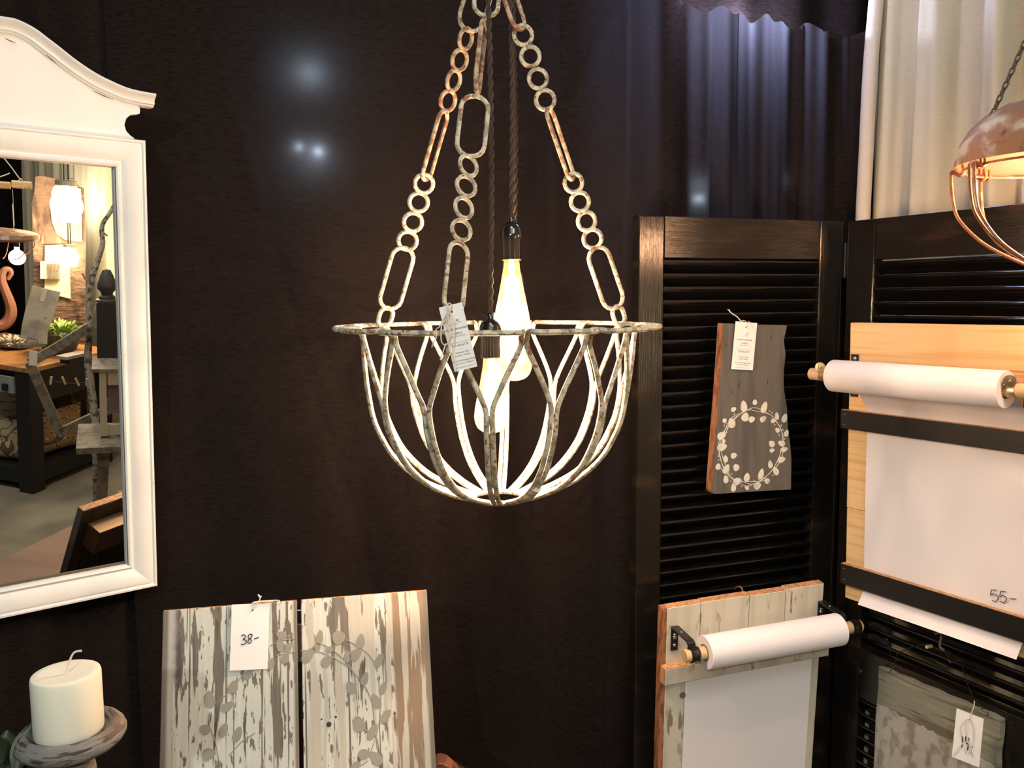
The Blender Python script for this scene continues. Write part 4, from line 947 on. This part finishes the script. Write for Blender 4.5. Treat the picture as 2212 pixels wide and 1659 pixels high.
M_honey = mat('honey_wood_top', (0.50, 0.25, 0.09), 0.45, (('n', (0.35, 0.16, 0.06), 6, (1, 12, 1), 0.45, 0.6),))
M_tblack = mat('black_table_paint', (0.012, 0.012, 0.013), 0.5)
M_timber = mat('old_brown_timber', (0.16, 0.095, 0.06), 0.7, (('n', (0.07, 0.04, 0.025), 7, (2.5, 2.5, 1.2), 0.45, 0.62), ('n', (0.42, 0.28, 0.17), 5, (3, 3, .6), 0.58, 0.72)), bumps=((14, (1, 1, 3), 0.8, 0.02),))
M_page = mat('cream_page', (0.72, 0.64, 0.46), 0.8, (('n', (0.5, 0.4, 0.25), 20, (1, 1, 1), .6, .75),))
M_bench = mat('cream_painted_bench', (0.52, 0.50, 0.40), 0.55)
M_greyb = mat('silvered_barn_wood', (0.22, 0.20, 0.155), 0.7, (('n', (0.13, 0.115, 0.085), 14, (2, 2, 2), .45, .62),), bumps=((50, (1, 1, 1), .4, .002),))
M_bark = mat('pale_branch_bark', (0.36, 0.32, 0.26), 0.85, (('n', (0.09, 0.075, 0.06), 40, (1, 1, 1), .48, .6),), bumps=((60, (1, 1, 1), .8, .004),))

# table
A = mz(62, 797, 0.7165); TX, TY = 0.66, 0.78
t = thing('work_table', 'black table with honey wood top reflected in the mirror', 'table', (A.x, A.y, 0))
MB().box(0, TX, -TY, 0, 0.690, 0.7165).build('table_top', M_honey, t, bevel=.002)
for x, y in ((.005, -.095), (TX - .10, -.095), (.005, -TY + .005), (TX - .10, -TY + .005)): MB().box(x, x + .09, y, y + .09, 0, 0.6895).build('leg', M_tblack, t, bevel=.002)
MB().box(.0955, TX - .1005, -.06, -.035, 0.50, 0.689).build('apron', M_tblack, t)
MB().box(.03, .055, -TY + .0955, -.0955, 0.56, 0.689).build('apron', M_tblack, t)
MB().box(.03, TX - .03, -TY + .03, -.03, 0.10, 0.125).build('lower_shelf', M_tblack, t)
for x0, x1_, y0, y1_ in ((.0955, TX - .1005, -.075, -.030), (.03, .075, -TY + .0955, -.0955)): MB().box(x0, x1_, y0 + .0, y1_, 0.04, 0.0995).build('base_rail', M_tblack, t)
# cushions
def cushion(c, rz, rx, w_, h_, d_, mt, label):
    t_ = thing('cushion', label, 'cushion', c, group='cushions under the reflected table'); t_.rotation_euler = (rx, 0, rz)
    def g(sg):
        def f(u, v):
            x = (u - .5) * 2; z = (v - .5) * 2; e_ = max(0, (1 - x ** 4) * (1 - z ** 4)) ** .5
            k = 1 - .06 * (1 - abs(x)) * 0; return (x * w_ / 2 * (1 - .08 * (1 - z * z)), sg * d_ / 2 * e_, h_ / 2 + z * h_ / 2 * (1 - .08 * (1 - x * x)))
        return f
    MB().grid(g(1), 16, 16).grid(g(-1), 16, 16).build('cover', mt, t_, smooth=True)
def paisley(name, seed, base=(0.66, 0.60, 0.38)):
    m = mat(name, base, .85, seed=seed, layers=())
    nt = m.node_tree; N = nt.nodes; L = nt.links; tc = N.new('ShaderNodeTexCoord')
    n1 = N.new('ShaderNodeTexNoise'); n1.inputs['Scale'].default_value = 6; n1.inputs['Distortion'].default_value = 2.5; n1.inputs['Detail'].default_value = 1
    mp = N.new('ShaderNodeMapping'); mp.inputs['Location'].default_value = (seed, seed, 0); L.new(tc.outputs['Object'], mp.inputs[0]); L.new(mp.outputs[0], n1.inputs['Vector'])
    wv = N.new('ShaderNodeMath'); wv.operation = 'MULTIPLY'; wv.inputs[1].default_value = 30; L.new(n1.outputs['Fac'], wv.inputs[0])
    sn = N.new('ShaderNodeMath'); sn.operation = 'SINE'; L.new(wv.outputs[0], sn.inputs[0])
    cr = N.new('ShaderNodeValToRGB'); cr.color_ramp.interpolation = 'CONSTANT'
    E_ = cr.color_ramp.elements; E_[0].position = 0; E_[0].color = (*base, 1); E_[1].position = .35; E_[1].color = (0.55, 0.18, 0.06, 1)
    e_ = E_.new(.55); e_.color = (0.75, 0.72, 0.52, 1); e_ = E_.new(.8); e_.color = (0.17, 0.13, 0.08, 1)
    mr = N.new('ShaderNodeMapRange'); mr.inputs[1].default_value = -1; L.new(sn.outputs[0], mr.inputs[0]); L.new(mr.outputs[0], cr.inputs[0])
    L.new(cr.outputs[0], N['Principled BSDF'].inputs['Base Color']); return m
M_linen = mat('printed_linen', (0.74, 0.66, 0.48), .9, (('n', (0.30, 0.24, 0.17), 10, (1, 1, 6), .52, .62),))
rz0 = math.radians(75)
cushion((A.x + .31, A.y - .44, .127), rz0, math.radians(0), .42, .42, .11, M_linen, 'tall cream linen cushion with faded print behind the table leg')
cushion((A.x + .12, A.y - .27, .127), math.radians(75), 0, .26, .27, .09, paisley('paisley_fabric', 3), 'paisley cushion in rust and cream, left of the reflected table leg')
cushion((A.x + .36, A.y - .15, .127), math.radians(8), 0, .34, .27, .09, paisley('paisley_fabric_dark', 8, (.46, .28, .14)), 'paisley cushion in brown and cream, right of the reflected table leg')

# hexagonal grey frame in front of the table
HF = MFr(130, 860, 3.25)
t = mthing(HF, 'hexagon_frame', 'hexagonal silvered wood frame reflected in front of the table', 'frame')
hp = [HF.L(x, y) for x, y in ((66, 785), (130, 936), (262, 872), (240, 800), (196, 712), (72, 778))]
hp = [HF.L(x, y) for x, y in ((64, 783), (130, 934), (236, 884), (262, 800), (193, 706), (120, 752))]
R4 = R3(HF)
for i in range(6):
    p, q_ = hp[i], hp[(i + 1) % 6]; d_ = (q_ - p).normalized()
    MB().beam(p - d_ * .0, q_ + d_ * .0, 0.028, 0.045, up=(0, 0, 1) if abs(d_.z) < .9 else (1, 0, 0)).build('frame_side', M_greyb, t, mat4=R4)
HT = MFr(72, 770, 3.15)
t = mthing(HT, 'price_tag', 'white tag on the hexagonal wood frame in the reflection', 'tag')
c = [HT.uv(x, y) for x, y in ((63, 757), (81, 758), (80, 790), (62, 789))]
MB().prism(c, -.0005, .0005).build('card', M_card, t, mat4=R3(HT))

# timber slab with pages
TS_ = MFr(130, 560, 4.0)
t = mthing(TS_, 'timber_slab', 'tall old brown timber slab covered with pinned pages in the mirror', 'board')
e = [TS_.uv(x, y) for x, y in ((76, 382), (90, 379), (105, 383), (120, 386), (128, 388), (160, 386), (172, 405), (182, 408), (184, 470), (186, 560), (184, 590), (187, 640), (186, 700), (184, 770), (72, 790), (72, 640), (72, 560), (70, 480), (68, 440), (74, 415))]
e[14] = (e[14][0], 0.02 - TS_.O.z); e[13] = (e[13][0], 0.02 - TS_.O.z)
MB().prism(e, 0.02, 0.09).build('slab', M_timber, t, mat4=R3(TS_))
def mflat(fr, pix, d0, d1, name, mt, parent, **k):
    return MB().prism([fr.uv(x, y) for x, y in pix], d0, d1).build(name, mt, parent, mat4=R3(fr), **k)
t = mthing(TS_, 'pinned_page', 'large white page pinned high on the reflected timber slab', 'paper', group='pages on the reflected slab')
mflat(TS_, ((118, 405), (175, 407), (178, 523), (140, 518), (122, 505), (112, 480), (108, 444), (118, 444)), 0.004, 0.006, 'page', M_page, t)
t = mthing(TS_, 'pinned_page', 'torn cream page pinned low on the reflected timber slab', 'paper', group='pages on the reflected slab')
mflat(TS_, ((97, 530), (150, 528), (153, 646), (130, 640), (96, 630)), 0.004, 0.006, 'page', M_page, t)
t = mthing(TS_, 'old_book', 'small open old book with brown striped block fixed on the slab', 'book')
mflat(TS_, ((87, 564), (130, 564), (130, 602), (87, 601)), -0.02, 0.0, 'pages', M_page, t)
m = MB()
for k in range(9):
    a = TS_.uv(103 + k * 3, 568); b = TS_.uv(103 + k * 3 + 1.6, 605); m.box(a[0], b[0], -0.03, -0.0205, b[1], a[1])
m.build('page_block', M_timber, t, mat4=R3(TS_))

# mason jar lamps
def jar(px, py, s, sc_, label, power):
    c_ = ms(px, py, s); t_ = thing('jar_lamp', label, 'lamp', c_, group='glass jar lamps in the reflection'); k = sc_
    MB().lathe([(.0001, -.15 * k), (.048 * k, -.15 * k), (.054 * k, -.142 * k), (.054 * k, -.035 * k), (.047 * k, -.015 * k), (.038 * k, -.006 * k), (.038 * k, .012 * k)], seg=28, cap=False).build('jar', M_jarglass, t_, smooth=True)
    MB().lathe([(.0405 * k, -.004 * k), (.0405 * k, .014 * k), (.036 * k, .016 * k), (.0001, .016 * k)], seg=28).build('lid', mat('galvanised_lid', (.5, .5, .48), .4, metal=.8), t_, smooth=True)
    b_ = MB().lathe([(.0001, -.12 * k), (.018 * k, -.115 * k), (.027 * k, -.09 * k), (.022 * k, -.06 * k), (.012 * k, -.03 * k), (.012 * k, -.0045 * k)], seg=20).build('bulb', emit('jar_bulb_glow', (1, .82, .58), 26), t_, smooth=True)
    m = MB()
    for x in (-.012, .012): m.tube([(x * k, 0, .016 * k), (x * k * .8, 0, .30)], .003, 6)
    m.build('cord', M_tblack, t_, smooth=True)
    lamp('jar_lamp_light', 'POINT', c_ + Vector((0, 0, -.085 * k)) + (mray(px, py)[1]) * -.01, power, (1, 0.74, 0.46), .06 * k)
jar(143, 398, 3.70, 1.38, 'glowing glass jar lamp, upper of two in the reflection', 34)
jar(150, 532, 3.87, 0.80, 'glowing glass jar lamp, lower of two in the reflection', 20)

q = TS_.L(168, 440, 0); q.y = .22; lamp('added_slab_backlight', 'POINT', TS_.O + R3(TS_) @ q, 7, (1, .86, .62), .03)  # unseen lamp added behind the slab to whiten the curtain beside it
# branch
t = thing('branch', 'bare crooked tree branch standing right of the lamps in the mirror', 'branch', ms(196, 900, 3.22))
b0 = t.location.copy()
P = [ms(x, y, 3.22) - b0 for x, y in ((250, 438), (236, 462), (222, 484), (220, 505), (222, 525), (214, 555), (203, 588), (196, 615), (192, 650), (194, 690), (192, 735), (190, 780), (196, 830), (203, 890), (208, 960))]
P.append(Vector((P[-1].x, P[-1].y, -b0.z + 0.005)))
MB().tube(crspline(P, 4), 0.0155, 8, r_fn=lambda f: .62 + .8 * f).build('trunk', M_bark, t, smooth=True)
for L in (((194, 690), (207, 665), (213, 655)), ((196, 615), (183, 600), (178, 590)), ((221, 500), (232, 510))):
    MB().tube(crspline([ms(x, y, 3.22) - b0 for x, y in L], 3), 0.005, 6).build('twig', M_bark, t, smooth=True)

# white side bench carrying a black newel post
WBn = MFr(235, 860, 2.75)
zt_ = mz(196, 788, 0).z
Ctop = ms(196, 786, 2.85)
t = mthing(WBn, 'side_bench', 'small cream painted bench at the right edge of the reflection', 'bench')
def mbox(fr, pxs, y0, y1_, name, mt, parent, **k):
    (xa, ya), (xb, yb) = pxs; a = fr.uv(xa, ya); b = fr.uv(xb, yb)
    return MB().box(min(a[0], b[0]), max(a[0], b[0]), y0, y1_, min(a[1], b[1]), max(a[1], b[1])).build(name, mt, parent, mat4=R3(fr), **k)
mbox(WBn, ((198, 803), (330, 795)), -.02, .30, 'bench_top', M_greyb, t, bevel=.001)
mbox(WBn, ((214, 803.5), (232, 942)), 0.0, .045, 'leg', M_bench, t)
mbox(WBn, ((318, 803.5), (330, 942)), 0.0, .045, 'leg', M_bench, t)
mbox(WBn, ((232.5, 804), (317.5, 832)), 0.01, .03, 'apron', M_bench, t)
mbox(WBn, ((232.5, 920), (317.5, 938)), 0.01, .03, 'stretcher', M_bench, t)
mbox(WBn, ((232.5, 832.5), (317.5, 919.5)), 0.24, .25, 'back_panel', mat('dusty_lilac_panel', (.24, .20, .21), .8), t)
t = mthing(WBn, 'sawhorse_bench', 'weathered grey plank bench under the cream bench in the mirror', 'bench')
mbox(WBn, ((166, 962), (330, 943)), -.14, .26, 'bench_top', M_greyb, t, bevel=.001)
for xa, xb in ((226, 214), (300, 312)):
    a = WBn.L(xa, 962.5, 0); b = WBn.L(xb, 1075, 0); b.z = -WBn.O.z + .001
    MB().beam(a + Vector((0, .05, 0)), b + Vector((0, .05, 0)), .05, .035, up=(0, 1, 0)).build('leg', M_greyb, t, mat4=R3(WBn))
NP = MFr(232, 700, 2.80)
t = mthing(NP, 'newel_post', 'black turned newel post with acorn finial in the mirror', 'post')
zb_ = NP.uv(232, 797)[1]; z1_ = NP.uv(232, 590)[1]; k = z1_ - zb_; wd_ = (NP.uv(257, 700)[0] - NP.uv(207, 700)[0]) / 2
cN = Vector((0, .16, 0))
MB().lathe([(.0001, z1_), (wd_ * .35, z1_ - .01 * k), (wd_ * .62, z1_ - .07 * k), (wd_ * .88, z1_ - .16 * k), (wd_ * .86, z1_ - .21 * k), (wd_ * .55, z1_ - .25 * k), (wd_ * .52, z1_ - .27 * k), (wd_ * .75, z1_ - .29 * k), (wd_ * .75, z1_ - .315 * k), (wd_ * 1.0, z1_ - .325 * k), (wd_ * 1.0, z1_ - .345 * k)], tuple(cN), 28).build('finial', mat('charcoal_finial', (.05, .05, .05), .55), t, smooth=True, mat4=R3(NP))
MB().box(-wd_ * .95, wd_ * .95, .16 - wd_ * .95, .16 + wd_ * .95, zb_, z1_ - .346 * k).build('post', M_tblack, t, mat4=R3(NP), bevel=.002)

# galvanised curved sign on easel, plant in planter, on the table
CSg = MFr(88, 690, 3.60, -14)
t = mthing(CSg, 'metal_sign', 'curved pale metal sheet sign leaning on a stand on the reflected table', 'sign')
c = [CSg.uv(x, y) for x, y in ((70, 617), (100, 624), (131, 631), (122, 660), (113, 690), (103, 718), (102, 744), (75, 738), (44, 730), (48, 700), (56, 665), (64, 640))]
MB().prism(c, 0, .004).build('sheet', mat('pale_galvanised_sheet', (.64, .63, .57), .55, (('n', (.36, .35, .31), 8, (1, 1, 1), .45, .65), ('n', (.12, .11, .1), 36, (1, 1, 1), .70, .73))), t, mat4=R3(CSg))
mbox(CSg, ((32, 748), (92, 738)), -.06, -.002, 'ledge', M_greyb, t)
m = MB(); P = [CSg.L(x, y, .05) for x, y in ((58, 738), (59, 730), (80, 734), (81, 742))]; m.tube(P, .002, 5); m.build('stand_wire', M_tblack, t, mat4=R3(CSg))
mflat(CSg, ((93, 622), (103, 624), (95, 652), (85, 650)), -.004, -.003, 'small_label', M_card, t)
PL = ms(124, 772, 3.42); PL = Vector((A.x + .20, A.y - .10, .7175)); 
qv = mz(128, 770, .7175)
t = thing('succulent_planter', 'bright green succulent in a grey trough planter on the reflected table', 'plant', (qv.x, qv.y, .7175))
PF = MFr(128, 730, 3.80)
topz = PF.O.z + PF.uv(128, 716)[1] - .7175
rr = .085
t.location = (PF.O.x, PF.O.y, .7175)
MB().lathe([(.06, 0.001), (.090, .03), (.122, topz), (.115, topz), (.075, topz - .015), (.0001, topz - .015)], seg=24).build('planter', mat('grey_zinc_trough', (.10, .10, .095), .6), t, smooth=True)
M_lime = mat('lime_succulent_leaf', (.24, .36, .07), .4, (('n', (.13, .24, .04), 20, (1, 1, 1), .45, .6),))
lm = None
for i in range(170):
    a = random.uniform(0, 2 * PI); r_ = .125 * math.sqrt(random.random()); el = random.uniform(.25, 1.3)
    dv = Vector((math.cos(a) * math.cos(el), math.sin(a) * math.cos(el), math.sin(el)))
    if lm is None:
        o = blade((0, 0, 0), (1, 0, 0), (0, 0, 1), .050, .017, .0028, .25, 5).build('leaf', M_lime, t, smooth=True); lm = o.data
    else: o = bpy.data.objects.new('leaf', lm); col.objects.link(o); o.parent = t
    o.location = (math.cos(a) * r_, math.sin(a) * r_, topz - .016 + random.uniform(0, .05) * (1 - (r_ / .125) ** 2 * .7)); o.rotation_euler = dv.to_track_quat('X', 'Z').to_euler()
mq = mz(150, 783, .7175)
t = thing('wood_block', 'dark base block with a pale slate on top, front of the reflected planter', 'block', (mq.x, mq.y, .7175))
MB().box(-.035, .08, -.03, .03, .0, .028).build('block', M_tblack, t); MB().box(-.06, .12, -.035, .035, .0285, .045).build('slate', mat('pale_slate', (.32, .29, .27), .6), t)
# coral-like white wreath left on the table
qv = mz(20, 752, .7175)
t = thing('white_flower_bowl', 'bowl of white curled dried flowers left on the reflected table', 'dried flowers', qv + Vector((0.03, 0, 0)))
MB().lathe([(.05, 0.0005), (.09, .018), (.10, .035), (.094, .035), (.08, .02), (.0001, .015)], seg=26).build('bowl', M_greyb, t, smooth=True)
lm2 = None; M_petal = mat('white_dried_petal', (.55, .53, .44), .8)
for i in range(90):
    a = random.uniform(0, 2 * PI); r_ = .085 * math.sqrt(random.random()); el = random.uniform(.2, 1.4)
    dv = Vector((math.cos(a) * math.cos(el), math.sin(a) * math.cos(el), math.sin(el)))
    if lm2 is None: o = blade((0, 0, 0), (1, 0, 0), (0, 0, 1), .036, .016, .002, .7, 6).build('petal', M_petal, t, smooth=True); lm2 = o.data
    else: o = bpy.data.objects.new('petal', lm2); col.objects.link(o); o.parent = t
    o.location = (math.cos(a) * r_, math.sin(a) * r_, .022 + random.uniform(0, .02)); o.rotation_euler = dv.to_track_quat('X', 'Z').to_euler()

# rusty scroll, dome and globe bulb, hanging bar at the left of the reflection
SF = MFr(10, 640, 4.1)
t = mthing(SF, 'rusty_scroll', 'tall rusty iron scroll bracket at the left of the reflection', 'ornament')
P = [SF.L(x, y) for x, y in ((17, 604), (21, 597), (24, 590), (20, 583), (11, 583), (5, 592), (4, 606), (10, 625), (18, 645), (24, 665), (22, 685), (10, 700), (-8, 704), (-20, 700))]
MB().tube(crspline(P, 4), .020, 8, r_fn=lambda f: .5 + 1.1 * min(1, f * 1.3)).build('scroll', mat('pink_rust', (.30, .13, .08), .7), t, smooth=True, mat4=R3(SF))
DF = MFr(20, 510, 3.5)
t = mthing(DF, 'dome_pendant', 'rusty scalloped dome lamp with globe bulb at left of the reflection', 'lamp')
cD = DF.L(0, 516); rD = DF.uv(86, 516)[0] - cD.x
MB().lathe([(rD * .95, 0), (rD, .012), (rD * .97, .035), (rD * .80, .045), (rD * .3, .055), (.0001, .06)], (cD.x, 0, cD.z), 40, wob=lambda a, j: 1 + .012 * math.cos(a * 20)).build('dome', M_rust, t, smooth=True, mat4=R3(DF))
bc = DF.L(37, 556)
bb = MB().lathe([(.0001, -.034), (.02, -.028), (.032, -.008), (.030, .012), (.018, .030), (.012, .042), (.012, .055)], tuple(bc), 22).build('bulb', emit('globe_glow', (1, .68, .36), 22), t, smooth=True, mat4=R3(DF))
MB().lathe([(.013, .0555), (.015, .06), (.015, .085), (.008, .10)], tuple(bc), 16).build('socket', M_bake, t, smooth=True, mat4=R3(DF))
for k in range(6):
    a = k * PI / 3 + .3; ra = lambda R, z: Vector((cD.x + R * math.cos(a), R * math.sin(a), cD.z + z))
    MB().tube(crspline([ra(rD * .9, 0), ra(rD * .88, -.04), ra(rD * .6, -.09), ra(rD * .2, -.11)], 4), .0025, 6).build('cage_wire', M_rustwire, t, smooth=True, mat4=R3(DF))
MB().tube([DF.L(27, 440), DF.L(30, 497)], .002, 6).build('cord', M_string, t, mat4=R3(DF))
lamp('globe_light', 'POINT', DF.O + R3(DF) @ bc + mray(37, 556)[1] * -.0, 2.5, (1, .62, .32), .04)
BF = MFr(30, 398, 3.3)
t = mthing(BF, 'hanging_rack', 'wooden bar rack hung from rope at top left of the reflection', 'rack')
for (xa, xb, dd) in ((-40, 24, -.05), (24, 70, .03)):
    a = BF.uv(xa, 388 if dd < 0 else 390); b = BF.uv(xb, 408 if dd < 0 else 410)
    MB().box(a[0], b[0], dd, dd + .04, b[1], a[1]).build('bar', M_pine, t, mat4=R3(BF), bevel=.006)
m = MB()
for L in ([(8, 341), (25, 362), (40, 383), (48, 390), (50, 408)], [(0, 382), (12, 378), (21, 374)], [(40, 390), (46, 386)]):
    m.tube(crspline([BF.L(x, y, .06) for x, y in L], 4), .003, 6)
m.build('rope', M_string, t, smooth=True, mat4=R3(BF))
MB().tube([BF.L(27, 409), BF.L(31, 488)], .0015, 5).build('wire', M_string, t, mat4=R3(BF))

# clothes pegs on a wire between frame and branch, hook rack under the table
PG = MFr(140, 820, 3.12)
t = mthing(PG, 'peg_line', 'thin wire with small wooden clothes pegs across the reflected table', 'peg line')
m = MB(); m.tube(crspline([PG.L(x, y) for x, y in ((104, 822), (125, 825), (150, 828), (190, 826))], 4), .0008, 5); m.build('wire', M_greyb, t, mat4=R3(PG))
for x, y, a in ((110, 822, -.15), (138, 822, .35), (167, 825, .4), (187, 826, 0)):
    c_ = PG.L(x, y, .004); d_ = Vector((math.sin(a) * -.02, 0, .02)); MB().beam(c_ - d_, c_ + d_, .010, .008, up=(0, 1, 0)).build('clothes_peg', M_dowel, t, mat4=R3(PG))
t = thing('hook_rack', 'pale blue-grey board with dark hooks under the left table edge in the mirror', 'rack', (A.x, A.y, 0))
MB().box(-.004, .012, -TY + .10, -.10, 0.565, 0.655).build('board', mat('pale_blue_board', (.30, .33, .34), .6), t)
for k in range(5): MB().box(-.018, -.0045, -.16 - k * .10, -.13 - k * .10, 0.58, 0.615).build('hook', M_tblack, t)
